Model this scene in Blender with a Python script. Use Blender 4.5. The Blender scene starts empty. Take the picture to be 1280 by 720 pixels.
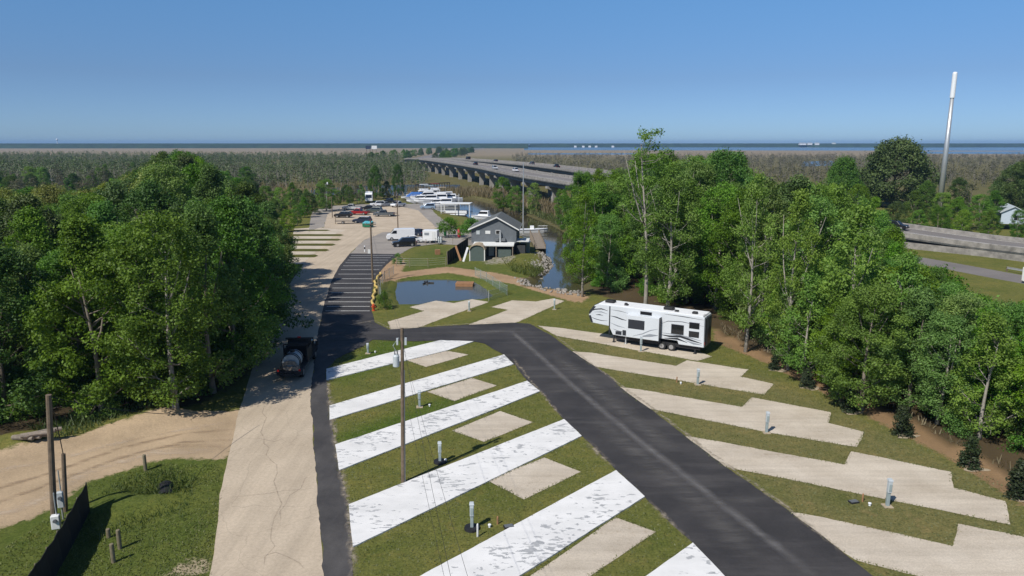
import bpy, bmesh, math, random
import numpy as np
from mathutils import Vector, Matrix

# ------------------------------------------------------------------ camera, light, exposure
SC = bpy.context.scene
COL = SC.collection
R = math.radians
F, CAMZ = 900.0, 20.0
TH = math.atan(181 / F)
SN, CS = math.sin(TH), math.cos(TH)
cam_d = bpy.data.cameras.new('camera')
cam_d.sensor_width = 36.0
cam_d.lens = 36.0 * F / 1280
cam_d.clip_start = 0.5
cam_d.clip_end = 30000
cam = bpy.data.objects.new('camera', cam_d)
cam.location = (0, 0, CAMZ)
cam.rotation_euler = (math.pi / 2 - TH, 0, 0)
COL.objects.link(cam)
SC.camera = cam

SUN_EL, SUN_AZ = 48.0, 219.5            # azimuth clockwise from +Y: the sun stands behind the camera, to the left
world = bpy.data.worlds.new('World')
SC.world = world
world.use_nodes = True
wn = world.node_tree
bgn = wn.nodes['Background']
sky = wn.nodes.new('ShaderNodeTexSky')
sky.sky_type = 'NISHITA'
sky.sun_disc = False
sky.sun_elevation = R(SUN_EL)
sky.sun_rotation = R(SUN_AZ)
sky.altitude = 0
sky.air_density = 0.55
sky.dust_density = 0.25
sky.ozone_density = 5.0
# colour ramp by elevation dims and tints the sky towards the horizon
gn = wn.nodes.new('ShaderNodeTexCoord')
sx = wn.nodes.new('ShaderNodeSeparateXYZ')
rpw = wn.nodes.new('ShaderNodeValToRGB')
for _ in range(2):
    rpw.color_ramp.elements.new(0.5)
for _e, (_p, _c) in zip(rpw.color_ramp.elements, ((0.0, (.50, .585, .70)), (0.083, (.60, .65, .69)), (0.185, (.76, .985, 1.0)), (1.0, (1, 1, 1)))):
    _e.position = _p
    _e.color = (*_c, 1)
mw_ = wn.nodes.new('ShaderNodeMixRGB')
mw_.blend_type = 'MULTIPLY'
mw_.inputs[0].default_value = 1.0
wn.links.new(gn.outputs['Generated'], sx.inputs[0])
wn.links.new(sx.outputs[2], rpw.inputs[0])
wn.links.new(sky.outputs[0], mw_.inputs[1])
wn.links.new(rpw.outputs[0], mw_.inputs[2])
wn.links.new(mw_.outputs[0], bgn.inputs[0])
bgn.inputs[1].default_value = 0.13
sun_d = bpy.data.lights.new('sun', 'SUN')
sun_d.energy = 4.8
sun_d.angle = R(0.53)
sun_d.color = (1.0, 0.95, 0.87)
sun = bpy.data.objects.new('sun', sun_d)
sd = Vector((math.sin(R(SUN_AZ)) * math.cos(R(SUN_EL)), math.cos(R(SUN_AZ)) * math.cos(R(SUN_EL)), math.sin(R(SUN_EL))))
sun.rotation_euler = sd.to_track_quat('Z', 'Y').to_euler()
sun.location = (-60, -60, 90)
COL.objects.link(sun)
SC.view_settings.view_transform = 'Standard'
SC.view_settings.look = 'None'
SC.view_settings.exposure = 0.0
SC.view_settings.gamma = 1.0
SC.render.engine = 'CYCLES'
cy = SC.cycles
cy.use_denoising = True
cy.max_bounces = 6
cy.diffuse_bounces = 3
cy.glossy_bounces = 3
cy.transmission_bounces = 4
cy.transparent_max_bounces = 8
cy.volume_bounces = 0
cy.use_adaptive_sampling = True
cy.adaptive_threshold = 0.012

# ------------------------------------------------------------------ helpers
def P(x, y, z=0.0):
    """world point at height z on the sight line of photo pixel (x, y)"""
    a, b = (x - 640) / F, (y - 360) / F
    fwd, down = CS - b * SN, SN + b * CS
    t = (CAMZ - z) / down
    return Vector((a * t, fwd * t, z))

def PD(x, y, Y):
    a, b = (x - 640) / F, (y - 360) / F
    t = Y / (CS - b * SN)
    return Vector((a * t, Y, CAMZ - (SN + b * CS) * t))

def mesh_obj(name, bm, m, parent=None, bev=0, smooth=False, seg=1):
    if bev:
        bmesh.ops.bevel(bm, geom=[e for e in bm.edges if e.is_manifold and e.calc_face_angle(0) > 0.5],
                        offset=bev, segments=seg, affect='EDGES', profile=0.6, clamp_overlap=True)
    me = bpy.data.meshes.new(name)
    bm.to_mesh(me)
    bm.free()
    if smooth:
        me.polygons.foreach_set('use_smooth', [True] * len(me.polygons))
    if m is not None:
        me.materials.append(m)
    o = bpy.data.objects.new(name, me)
    COL.objects.link(o)
    if parent:
        o.parent = parent
    return o

def np_obj(name, V, Fc, m, parent=None, tint=None, smooth=False):
    """mesh from numpy arrays; Fc is (n,4) or (n,3)"""
    V = np.asarray(V, np.float32)
    Fc = np.asarray(Fc, np.int32)
    k = Fc.shape[1]
    me = bpy.data.meshes.new(name)
    me.vertices.add(len(V))
    me.vertices.foreach_set('co', V.ravel())
    me.loops.add(Fc.size)
    me.loops.foreach_set('vertex_index', Fc.ravel())
    me.polygons.add(len(Fc))
    me.polygons.foreach_set('loop_start', np.arange(0, Fc.size, k, dtype=np.int32))
    me.polygons.foreach_set('loop_total', np.full(len(Fc), k, np.int32))
    if tint is not None:
        at = me.attributes.new('tint', 'FLOAT', 'POINT')
        at.data.foreach_set('value', np.asarray(tint, np.float32))
    me.update(calc_edges=True)
    if smooth:
        me.polygons.foreach_set('use_smooth', np.ones(len(Fc), bool))
    me.materials.append(m)
    o = bpy.data.objects.new(name, me)
    COL.objects.link(o)
    if parent:
        o.parent = parent
    return o

def thing(name, label, cat, loc=(0, 0, 0), rotz=0.0, group=None, scale=None):
    o = bpy.data.objects.new(name, None)
    COL.objects.link(o)
    o.empty_display_size = 0.3
    o.location = loc
    o.rotation_euler = (0, 0, rotz)
    if scale:
        o.scale = (scale,) * 3
    o['label'] = label
    o['category'] = cat
    if group:
        o['group'] = group
    return o

def tag(o, label, cat, group=None):
    o['label'] = label
    o['category'] = cat
    if group:
        o['group'] = group
    return o

def kind(o, k, label=None):
    o['kind'] = k
    if label:
        o['label'] = label
    return o

def dup(root, loc, rotz, label, group=None, scale=None, cat=None):
    r = root.copy()
    COL.objects.link(r)
    r.location = loc
    r.rotation_euler = (0, 0, rotz)
    if scale:
        r.scale = scale if isinstance(scale, tuple) else (scale,) * 3
    r['label'] = label
    if group:
        r['group'] = group
    if cat:
        r['category'] = cat
    for ch in list(root.children):
        c = ch.copy()
        COL.objects.link(c)
        c.parent = r
        for g in list(ch.children):
            d = g.copy()
            COL.objects.link(d)
            d.parent = c
    return r

def box(bm, c, s, rz=0.0, ry=0.0, rx=0.0):
    M = Matrix.Translation(c) @ Matrix.Rotation(rz, 4, 'Z') @ Matrix.Rotation(ry, 4, 'Y') @ Matrix.Rotation(rx, 4, 'X') @ Matrix.Diagonal((s[0], s[1], s[2], 1))
    bmesh.ops.create_cube(bm, size=1.0, matrix=M)

def tube(bm, pts, rad, n=8, caps=True):
    pts = [Vector(p) for p in pts]
    if not isinstance(rad, (list, tuple)):
        rad = [rad] * len(pts)
    rings = []
    for i, p in enumerate(pts):
        d = (pts[min(i + 1, len(pts) - 1)] - pts[max(i - 1, 0)]).normalized()
        a = d.cross(Vector((0, 0, 1)) if abs(d.z) < 0.9 else Vector((1, 0, 0))).normalized()
        b = d.cross(a)
        rings.append([bm.verts.new(p + (a * math.cos(2 * math.pi * k / n) + b * math.sin(2 * math.pi * k / n)) * rad[i]) for k in range(n)])
    for r0, r1 in zip(rings, rings[1:]):
        for k in range(n):
            bm.faces.new((r0[k], r0[(k + 1) % n], r1[(k + 1) % n], r1[k]))
    if caps:
        bm.faces.new(rings[0][::-1])
        bm.faces.new(rings[-1])

def prism(bm, prof, y0, y1):
    """profile of (x, z) points extruded along y"""
    a = [bm.verts.new((x, y0, z)) for x, z in prof]
    b = [bm.verts.new((x, y1, z)) for x, z in prof]
    n = len(prof)
    for i in range(n):
        bm.faces.new((a[i], a[(i + 1) % n], b[(i + 1) % n], b[i]))
    bm.faces.new(a[::-1])
    bm.faces.new(b)
    bmesh.ops.recalc_face_normals(bm, faces=bm.faces[:])

def hull8(bm, lo, hi):
    """lo, hi: four (x, y, z) corners each; a tapered block"""
    a = [bm.verts.new(p) for p in lo]
    b = [bm.verts.new(p) for p in hi]
    for i in range(4):
        bm.faces.new((a[i], a[(i + 1) % 4], b[(i + 1) % 4], b[i]))
    bm.faces.new(a[::-1])
    bm.faces.new(b)
    bmesh.ops.recalc_face_normals(bm, faces=bm.faces[:])

def quad_plate(bm, p, th):
    """thin plate on four points, thickness th along its normal"""
    p = [Vector(q) for q in p]
    n = (p[1] - p[0]).cross(p[3] - p[0]).normalized() * th
    hull8(bm, [q for q in p], [q + n for q in p])

def smooth_noise1(n, step, rng):
    k = max(2, int(n / step) + 2)
    v = [rng.uniform(-1, 1) for _ in range(k)]
    return [v[int(i / step)] * (1 - (i / step) % 1) + v[int(i / step) + 1] * ((i / step) % 1) for i in range(n)]

def sheet(name, pts, z, m, jit=0.0, step=0.6, seed=1, px=True):
    """flat sheet lying at height z; outline given in photo pixels or metres, edges roughened by jit metres"""
    rng = random.Random(seed)
    W = [P(x, y) if px else Vector((x, y, 0)) for x, y in pts]
    out = []
    for i, a in enumerate(W):
        b = W[(i + 1) % len(W)]
        L = (b - a).length
        n = max(1, int(L / step)) if jit else 1
        d = (b - a).normalized() if L > 1e-6 else Vector((1, 0, 0))
        nn = Vector((-d.y, d.x, 0))
        lo = smooth_noise1(n + 1, 5.0, rng)
        for k in range(n):
            e = 0 if k == 0 else jit * (0.6 * rng.uniform(-1, 1) + 0.8 * lo[k])
            out.append(a.lerp(b, k / n) + nn * e)
    bm = bmesh.new()
    vs = [bm.verts.new((p.x, p.y, z)) for p in out]
    f = bm.faces.new(vs)
    if f.normal.z < 0 or sum(out[i].x * out[(i + 1) % len(out)].y - out[(i + 1) % len(out)].x * out[i].y for i in range(len(out))) < 0:
        bmesh.ops.reverse_faces(bm, faces=[f])
    bmesh.ops.triangulate(bm, faces=bm.faces[:])
    return kind(mesh_obj(name, bm, m), 'structure')

# ------------------------------------------------------------------ materials
def mat(name, col, rough=0.7, metal=0.0, spec=0.4, var=0.12, scale=3.0, bump=0.0, bscale=20.0, col2=None, detail=6.0):
    """principled with object-space noise variation of its own colour"""
    m = bpy.data.materials.new(name)
    m.use_nodes = True
    nt = m.node_tree
    b = nt.nodes['Principled BSDF']
    b.inputs['Roughness'].default_value = rough
    b.inputs['Metallic'].default_value = metal
    b.inputs['Specular IOR Level'].default_value = spec
    tc = nt.nodes.new('ShaderNodeTexCoord')
    if var or col2:
        no = nt.nodes.new('ShaderNodeTexNoise')
        no.inputs['Scale'].default_value = scale
        no.inputs['Detail'].default_value = detail
        no.inputs['Roughness'].default_value = 0.65
        nt.links.new(tc.outputs['Object'], no.inputs['Vector'])
        rp = nt.nodes.new('ShaderNodeValToRGB')
        rp.color_ramp.elements[0].position = 0.3
        rp.color_ramp.elements[1].position = 0.7
        c2 = col2 or col
        rp.color_ramp.elements[0].color = (*[c * (1 - var) for c in col], 1)
        rp.color_ramp.elements[1].color = (*[min(1, c * (1 + var)) for c in c2], 1)
        nt.links.new(no.outputs[0], rp.inputs[0])
        nt.links.new(rp.outputs[0], b.inputs['Base Color'])
    else:
        b.inputs['Base Color'].default_value = (*col, 1)
    if bump:
        n2 = nt.nodes.new('ShaderNodeTexNoise')
        n2.inputs['Scale'].default_value = bscale
        n2.inputs['Detail'].default_value = 5
        nt.links.new(tc.outputs['Object'], n2.inputs['Vector'])
        bp = nt.nodes.new('ShaderNodeBump')
        bp.inputs['Strength'].default_value = bump
        bp.inputs['Distance'].default_value = 0.03
        nt.links.new(n2.outputs[0], bp.inputs['Height'])
        nt.links.new(bp.outputs[0], b.inputs['Normal'])
    return m

class NT:
    """tiny node-building helper"""
    def __init__(s, name):
        s.m = bpy.data.materials.new(name)
        s.m.use_nodes = True
        s.t = s.m.node_tree
        s.b = s.t.nodes['Principled BSDF']
        s.pos = s.t.nodes.new('ShaderNodeNewGeometry').outputs['Position']
    def link(s, a, b):
        s.t.links.new(a, b)
    def noise(s, scale, detail=6, rough=0.6, vec=None, stretch=None, dist=0.0):
        n = s.t.nodes.new('ShaderNodeTexNoise')
        n.inputs['Scale'].default_value = scale
        n.inputs['Detail'].default_value = detail
        n.inputs['Roughness'].default_value = rough
        n.inputs['Distortion'].default_value = dist
        v = vec or s.pos
        if stretch:
            mp = s.t.nodes.new('ShaderNodeMapping')
            mp.inputs['Rotation'].default_value = (0, 0, stretch[0])
            mp.inputs['Scale'].default_value = (stretch[1], stretch[2], 1)
            s.link(v, mp.inputs['Vector'])
            v = mp.outputs[0]
        s.link(v, n.inputs['Vector'])
        return n.outputs[0]
    def ramp(s, x, stops):
        r = s.t.nodes.new('ShaderNodeValToRGB')
        e = r.color_ramp.elements
        while len(e) < len(stops):
            e.new(0.5)
        for k, (p, c) in enumerate(stops):
            e[k].position = p
            e[k].color = (*c, 1) if not isinstance(c, (int, float)) else (c, c, c, 1)
        s.link(x, r.inputs[0])
        return r.outputs[0]
    def mix(s, fac, a, b, mode='MIX'):
        n = s.t.nodes.new('ShaderNodeMix')
        n.data_type = 'RGBA'
        n.blend_type = mode
        for k, v in ((0, fac), (6, a), (7, b)):
            if isinstance(v, (int, float)):
                n.inputs[k].default_value = v if k == 0 else (v, v, v, 1)
            elif isinstance(v, tuple):
                n.inputs[k].default_value = (*v, 1)
            else:
                s.link(v, n.inputs[k])
        return n.outputs[2]
    def math(s, op, a, b=0.0, clamp=False):
        n = s.t.nodes.new('ShaderNodeMath')
        n.operation = op
        n.use_clamp = clamp
        for k, v in ((0, a), (1, b)):
            if isinstance(v, (int, float)):
                n.inputs[k].default_value = v
            else:
                s.link(v, n.inputs[k])
        return n.outputs[0]
    def attr(s, name):
        n = s.t.nodes.new('ShaderNodeAttribute')
        n.attribute_name = name
        return n
    def bump(s, h, strength=0.4, dist=0.05):
        n = s.t.nodes.new('ShaderNodeBump')
        n.inputs['Strength'].default_value = strength
        n.inputs['Distance'].default_value = dist
        s.link(h, n.inputs['Height'])
        s.link(n.outputs[0], s.b.inputs['Normal'])
    def done(s, col, rough=0.9, spec=0.2):
        s.link(col, s.b.inputs['Base Color']) if not isinstance(col, tuple) else None
        if isinstance(rough, (int, float)):
            s.b.inputs['Roughness'].default_value = rough
        else:
            s.link(rough, s.b.inputs['Roughness'])
        s.b.inputs['Specular IOR Level'].default_value = spec
        return s.m

def m_concrete():
    s = NT('beige_concrete')
    big = s.noise(0.18, 5)
    fine = s.noise(6.0, 6, 0.7)
    c = s.ramp(big, [(0.3, (0.45, 0.37, 0.275)), (0.7, (0.57, 0.475, 0.36))])
    c = s.mix(0.5, c, s.ramp(fine, [(0.3, 0.62), (0.7, 1.1)]), 'MULTIPLY')
    # worn lighter wheel track and long stains along the road
    st = s.noise(0.5, 4, 0.6, stretch=(R(-8), 2.2, 0.12))
    c = s.mix(0.5, c, s.ramp(st, [(0.35, 0.75), (0.65, 1.08)]), 'MULTIPLY')
    # cracks
    v = s.t.nodes.new('ShaderNodeTexVoronoi')
    v.feature = 'DISTANCE_TO_EDGE'
    v.inputs['Scale'].default_value = 0.16
    nv = s.t.nodes.new('ShaderNodeTexNoise')
    nv.inputs['Scale'].default_value = 0.5
    nv.inputs['Detail'].default_value = 6
    s.link(s.pos, nv.inputs['Vector'])
    add = s.t.nodes.new('ShaderNodeMixRGB')
    add.blend_type = 'ADD'
    add.inputs[0].default_value = 1.6
    s.link(s.pos, add.inputs[1])
    s.link(nv.outputs[1], add.inputs[2])
    s.link(add.outputs[0], v.inputs['Vector'])
    crack = s.ramp(v.outputs['Distance'], [(0.0, 0.62), (0.004, 1.0)])
    c = s.mix(0.55, c, crack, 'MULTIPLY')
    s.bump(fine, 0.25, 0.02)
    return s.done(c, 0.88)

def m_asphalt(name, a, b, scale=0.25, st=(R(74), 0.2, 1.6)):
    s = NT(name)
    big = s.noise(scale, 6, 0.65)
    fine = s.noise(14.0, 4, 0.8)
    c = s.ramp(big, [(0.3, a), (0.72, b)])
    c = s.mix(0.6, c, s.ramp(fine, [(0.3, 0.55), (0.7, 1.25)]), 'MULTIPLY')
    sm = s.noise(0.35, 5, 0.65, stretch=st)
    c = s.mix(s.ramp(sm, [(0.5, 0.0), (0.8, 0.4)]), c, (0.15, 0.14, 0.135))
    s.bump(fine, 0.3, 0.015)
    return s.done(c, 0.82, 0.3)

def m_white_pad():
    s = NT('white_painted_concrete')
    n = s.noise(2.3, 5, 0.6, stretch=(R(-12), 0.72, 1.6), dist=0.35)
    area = s.noise(0.24, 3, 0.55)
    k = s.math('ADD', n, s.math('MULTIPLY', s.math('SUBTRACT', area, 0.5), 0.62))
    peel = s.ramp(k, [(0.60, 0.0), (0.612, 1.0)])
    g = s.ramp(s.noise(5, 5), [(0.3, (0.30, 0.31, 0.32)), (0.7, (0.45, 0.45, 0.45))])
    w = s.ramp(s.noise(0.7, 7, 0.7), [(0.3, (0.67, 0.665, 0.65)), (0.65, (0.77, 0.762, 0.745))])
    grime = s.ramp(s.noise(0.35, 6, 0.65, stretch=(R(25), 0.3, 1.6)), [(0.3, 0.88), (0.55, 1.0)])
    w = s.mix(1.0, w, grime, 'MULTIPLY')
    c = s.mix(peel, w, g)
    return s.done(c, 0.7, 0.3)

def m_gravel(name='beige_gravel', a=(0.50, 0.43, 0.34), b=(0.63, 0.555, 0.455)):
    s = NT(name)
    big = s.noise(0.3, 6, 0.6)
    fine = s.noise(11.0, 4, 0.8)
    c = s.ramp(big, [(0.32, a), (0.68, b)])
    c = s.mix(0.65, c, s.ramp(fine, [(0.3, 0.62), (0.7, 1.15)]), 'MULTIPLY')
    leaf = s.ramp(s.noise(2.6, 8, 0.78), [(0.52, 0.0), (0.66, 0.5)])
    patch = s.ramp(s.noise(0.16, 3), [(0.5, 0.06), (0.64, 1.0)])
    trk = s.ramp(s.noise(0.9, 5, 0.6, stretch=(R(15), 0.12, 1.8)), [(0.35, 0.86), (0.6, 1.0)])
    c = s.mix(1.0, c, trk, 'MULTIPLY')
    c = s.mix(s.math('MULTIPLY', leaf, patch), c, (0.24, 0.17, 0.10))
    s.bump(fine, 0.5, 0.03)
    return s.done(c, 0.95, 0.15)

def m_ground(plain=None):
    s = NT('grass_and_soil' if not plain else 'mown_grass')
    if plain:
        rgb = s.t.nodes.new('ShaderNodeRGB')
        rgb.outputs[0].default_value = (*plain, 1)
        base = scol = rgb.outputs[0]
        soil = s.math('ADD', 0.0, 0.0)
    else:
        base = s.attr('base').outputs['Color']
        soil = s.attr('soil').outputs['Fac']
        scol = s.attr('soilcol').outputs['Color']
    n1 = s.noise(0.22, 6, 0.65)
    n2 = s.noise(1.6, 7, 0.7)
    n3 = s.noise(7.0, 5, 0.85)
    c = s.mix(0.8, base, s.ramp(n1, [(0.28, (0.70, 0.82, 0.62)), (0.5, (1.05, 1.03, 1.0)), (0.75, (1.45, 1.22, 1.15))]), 'MULTIPLY')
    c = s.mix(0.8, c, s.ramp(n2, [(0.3, (0.62, 0.70, 0.55)), (0.7, (1.28, 1.22, 1.12))]), 'MULTIPLY')
    c = s.mix(0.85, c, s.ramp(n3, [(0.33, (0.38, 0.43, 0.34)), (0.67, (1.55, 1.5, 1.4))]), 'MULTIPLY')
    dry = s.ramp(s.noise(0.7, 8, 0.75), [(0.56, 0.0), (0.75, 0.55)])
    c = s.mix(dry, c, s.mix(1.0, base, (2.1, 1.45, 1.5), 'MULTIPLY'))
    k = s.math('ADD', soil, s.math('MULTIPLY', s.math('SUBTRACT', n2, 0.5), 0.9))
    k = s.math('ADD', k, s.math('MULTIPLY', s.math('SUBTRACT', n3, 0.5), 0.35))
    fac = s.ramp(k, [(0.44, 0.0), (0.6, 1.0)])
    sc = s.mix(0.8, scol, s.ramp(n1, [(0.3, 0.72), (0.7, 1.15)]), 'MULTIPLY')
    sc = s.mix(0.7, sc, s.ramp(n3, [(0.3, 0.65), (0.7, 1.2)]), 'MULTIPLY')
    c = s.mix(fac, c, sc)
    s.bump(s.math('ADD', n3, s.math('MULTIPLY', n2, 1.5)), 0.7, 0.06)
    return s.done(c, 0.97, 0.1)

def m_water(name, col, rough=0.04, bump=0.08, scale=1.2):
    s = NT(name)
    s.b.inputs['Base Color'].default_value = (*col, 1)
    s.b.inputs['IOR'].default_value = 1.33
    n = s.noise(scale, 3, 0.5)
    s.bump(n, bump, 0.03)
    return s.done(col, rough, 0.5)

def m_leaf(name, dark, light, trans=0.36, hue=0.04, val=0.5):
    """leaves: own colour varies by leaf and by tree, light passes through them"""
    s = NT(name)
    t = s.attr('tint').outputs['Fac']
    oi = s.t.nodes.new('ShaderNodeObjectInfo')
    c = s.ramp(t, [(0.0, dark), (1.0, light)])
    hs = s.t.nodes.new('ShaderNodeHueSaturation')
    s.link(c, hs.inputs['Color'])
    s.link(s.math('ADD', s.math('MULTIPLY', oi.outputs['Random'], hue), 0.5 - hue * 0.5), hs.inputs['Hue'])
    r2 = s.math('FRACT', s.math('MULTIPLY', oi.outputs['Random'], 17.31))
    s.link(s.math('ADD', s.math('MULTIPLY', r2, val), 1 - val * 0.5), hs.inputs['Value'])
    r3 = s.math('FRACT', s.math('MULTIPLY', oi.outputs['Random'], 41.7))
    s.link(s.math('ADD', s.math('MULTIPLY', r3, 0.25), 0.82), hs.inputs['Saturation'])
    c = hs.outputs[0]
    s.link(c, s.b.inputs['Base Color'])
    s.b.inputs['Roughness'].default_value = 0.55
    s.b.inputs['Specular IOR Level'].default_value = 0.25
    tr = s.t.nodes.new('ShaderNodeBsdfTranslucent')
    s.link(s.mix(1.0, c, (1.25, 1.3, 0.6), 'MULTIPLY'), tr.inputs['Color'])
    mx = s.t.nodes.new('ShaderNodeMixShader')
    mx.inputs[0].default_value = trans
    s.link(s.b.outputs[0], mx.inputs[1])
    s.link(tr.outputs[0], mx.inputs[2])
    s.link(mx.outputs[0], s.t.nodes['Material Output'].inputs['Surface'])
    return s.m

def m_seam(col=(0.22, 0.21, 0.20), lo=0.42, hi=0.62, scale=1.1, st=(R(74), 0.18, 1.6), top=0.6):
    s = NT('dusty_streak')
    n = s.noise(scale, 7, 0.7, stretch=st)
    s.b.inputs['Base Color'].default_value = (*col, 1)
    s.b.inputs['Roughness'].default_value = 0.9
    u = s.attr('tint').outputs['Fac']
    tr = s.t.nodes.new('ShaderNodeBsdfTransparent')
    mx = s.t.nodes.new('ShaderNodeMixShader')
    s.link(s.math('MULTIPLY', s.ramp(n, [(lo, 0.05), (hi, top)]), u), mx.inputs[0])
    s.link(tr.outputs[0], mx.inputs[1])
    s.link(s.b.outputs[0], mx.inputs[2])
    s.link(mx.outputs[0], s.t.nodes['Material Output'].inputs['Surface'])
    return s.m

M = {}
M['concrete'] = m_concrete()
M['asphalt'] = m_asphalt('dark_asphalt', (0.030, 0.029, 0.031), (0.062, 0.058, 0.058))
M['asphalt_strip'] = m_asphalt('worn_asphalt', (0.042, 0.040, 0.041), (0.085, 0.08, 0.077), 0.4, (R(0), 1.5, 0.3))
M['asphalt_old'] = m_asphalt('grey_old_asphalt', (0.25, 0.225, 0.20), (0.36, 0.325, 0.285), 0.2, (R(10), 0.5, 1.0))
M['highway'] = m_asphalt('pale_highway_paving', (0.17, 0.155, 0.145), (0.23, 0.21, 0.195), 0.1, (R(25), 1.2, 0.08))
M['white_pad'] = m_white_pad()
M['gravel'] = m_gravel()
M['sand'] = m_gravel('sandy_lot', (0.46, 0.375, 0.28), (0.58, 0.485, 0.37))
M['ground'] = m_ground()
M['grass'] = m_ground((0.088, 0.090, 0.028))
M['pond'] = m_water('pond_water', (0.075, 0.080, 0.075), 0.12, 0.12, 1.5)
M['canal'] = m_water('canal_water', (0.060, 0.052, 0.028), 0.06, 0.05, 0.7)
M['bay'] = m_water('bay_water', (0.05, 0.07, 0.09), 0.2, 0.15, 0.2)
M['line'] = mat('white_road_paint', (0.62, 0.62, 0.60), 0.7, var=0.25, scale=4)
M['bark'] = mat('grey_bark', (0.20, 0.17, 0.135), 0.9, var=0.35, scale=2.5, bump=0.6, bscale=9)
M['bark_pale'] = mat('pale_bark', (0.29, 0.265, 0.225), 0.85, var=0.35, scale=2.0, bump=0.4, bscale=9)
M['bark_dark'] = mat('dark_bark', (0.10, 0.08, 0.06), 0.9, var=0.35, scale=2.5, bump=0.6, bscale=9)
M['leaf_mid'] = m_leaf('mid_green_leaves', (0.0668, 0.1481, 0.0159), (0.1561, 0.2944, 0.0339))
M['leaf_light'] = m_leaf('light_green_leaves', (0.0926, 0.1871, 0.0186), (0.1929, 0.3331, 0.0373), 0.35)
M['leaf_dark'] = m_leaf('dark_green_leaves', (0.0412, 0.0844, 0.0147), (0.0982, 0.1687, 0.0273), 0.2)
M['leaf_grey'] = m_leaf('grey_green_leaves', (0.080, 0.078, 0.048), (0.135, 0.14, 0.07), 0.2)
M['leaf_yellow'] = m_leaf('yellow_green_leaves', (0.1447, 0.1785, 0.0251), (0.2337, 0.2783, 0.0435), 0.35)
M['pine'] = m_leaf('evergreen_needles', (0.020, 0.036, 0.014), (0.045, 0.068, 0.026), 0.15)
M['twig'] = mat('grey_twigs', (0.17, 0.155, 0.135), 0.9, var=0.3, scale=0.3)
M['reed'] = m_leaf('dry_reeds', (0.17, 0.13, 0.065), (0.29, 0.235, 0.13), 0.3, 0.02, 0.2)
M['weed'] = m_leaf('ditch_weeds', (0.050, 0.078, 0.016), (0.12, 0.155, 0.04), 0.3)
M['swamp_leaf'] = m_leaf('swamp_foliage', (0.0784, 0.1025, 0.0484), (0.1400, 0.1875, 0.0660), 0.2)
M['swamp_green'] = m_leaf('swamp_thicket_leaves', (0.0414, 0.0780, 0.0180), (0.0978, 0.1495, 0.0360), 0.2, 0.03)
M['far_leaf'] = mat('far_forest_canopy', (0.020, 0.042, 0.018), 0.9, var=0.45, scale=0.02, detail=8)
M['pole'] = mat('weathered_pole_wood', (0.155, 0.115, 0.08), 0.9, var=0.3, scale=3, bump=0.4)
M['post'] = mat('treated_post_wood', (0.18, 0.155, 0.10), 0.9, var=0.25, scale=5)
M['metal'] = mat('galvanised_steel', (0.52, 0.54, 0.55), 0.45, 0.6, var=0.1)
M['metal_white'] = mat('white_mast_paint', (0.76, 0.78, 0.80), 0.45, var=0.05)
M['box_grey'] = mat('grey_green_enclosure', (0.29, 0.345, 0.345), 0.55, var=0.08, scale=4)
M['box_light'] = mat('pale_grey_enclosure', (0.46, 0.50, 0.52), 0.5, var=0.08, scale=4)
M['black'] = mat('black_plastic', (0.018, 0.018, 0.02), 0.6, var=0.2)
M['rubber'] = mat('tyre_rubber', (0.022, 0.022, 0.022), 0.85, var=0.2)
M['rim'] = mat('alloy_rim', (0.5, 0.5, 0.51), 0.35, 0.7, var=0.05)
M['glass'] = mat('dark_tinted_glass', (0.012, 0.014, 0.017), 0.06, spec=0.6, var=0)
M['lamp_red'] = mat('red_lens', (0.42, 0.02, 0.018), 0.2, var=0)
M['lamp_white'] = mat('clear_lens', (0.75, 0.76, 0.78), 0.15, var=0)
M['white'] = mat('white_gelcoat', (0.78, 0.79, 0.80), 0.3, var=0.03)
M['white_dirty'] = mat('weathered_white_paint', (0.68, 0.69, 0.68), 0.5, var=0.08)
M['silt'] = mat('black_silt_fabric', (0.010, 0.010, 0.011), 0.8, var=0.3, scale=2)
M['bridge_con'] = mat('weathered_bridge_concrete', (0.30, 0.285, 0.26), 0.9, var=0.2, scale=0.35)
M['girder'] = mat('dark_steel_girder', (0.13, 0.145, 0.15), 0.7, var=0.15, scale=0.2)  # deck girders in one dark grey tone
M['barrier'] = mat('stained_barrier_concrete', (0.25, 0.235, 0.215), 0.9, var=0.4, scale=0.8)
M['timber'] = mat('grey_timber', (0.24, 0.20, 0.16), 0.9, var=0.3, scale=4)
M['timber_brown'] = mat('brown_timber', (0.32, 0.17, 0.085), 0.85, var=0.25, scale=6)
M['turf'] = m_leaf('turf_blades', (0.115, 0.140, 0.038), (0.205, 0.200, 0.080), 0.25, 0.02, 0.2)
M['corner'] = m_leaf('corner_grass_blades', (0.080, 0.115, 0.028), (0.170, 0.190, 0.065), 0.3, 0.02, 0.2)
M['rock'] = mat('pale_riprap', (0.27, 0.25, 0.225), 0.95, var=0.35, scale=2)
M['mulch'] = mat('pale_sand_ring', (0.38, 0.31, 0.22), 0.95, var=0.2, scale=5)

# ------------------------------------------------------------------ haze
bm = bmesh.new()
box(bm, (0, 4000, 22), (19000, 13000, 50))
hz = kind(mesh_obj('haze', bm, None), 'stuff')
hm = bpy.data.materials.new('thin_haze')
hm.use_nodes = True
hn = hm.node_tree
hn.nodes.remove(hn.nodes['Principled BSDF'])
pv = hn.nodes.new('ShaderNodeVolumePrincipled')
pv.inputs['Color'].default_value = (0.31, 0.545, 0.90, 1)
pv.inputs['Density'].default_value = 0.00010
pv.inputs['Anisotropy'].default_value = 0.0
hn.links.new(pv.outputs[0], hn.nodes['Material Output'].inputs['Volume'])
hz.data.materials.append(hm)

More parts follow.
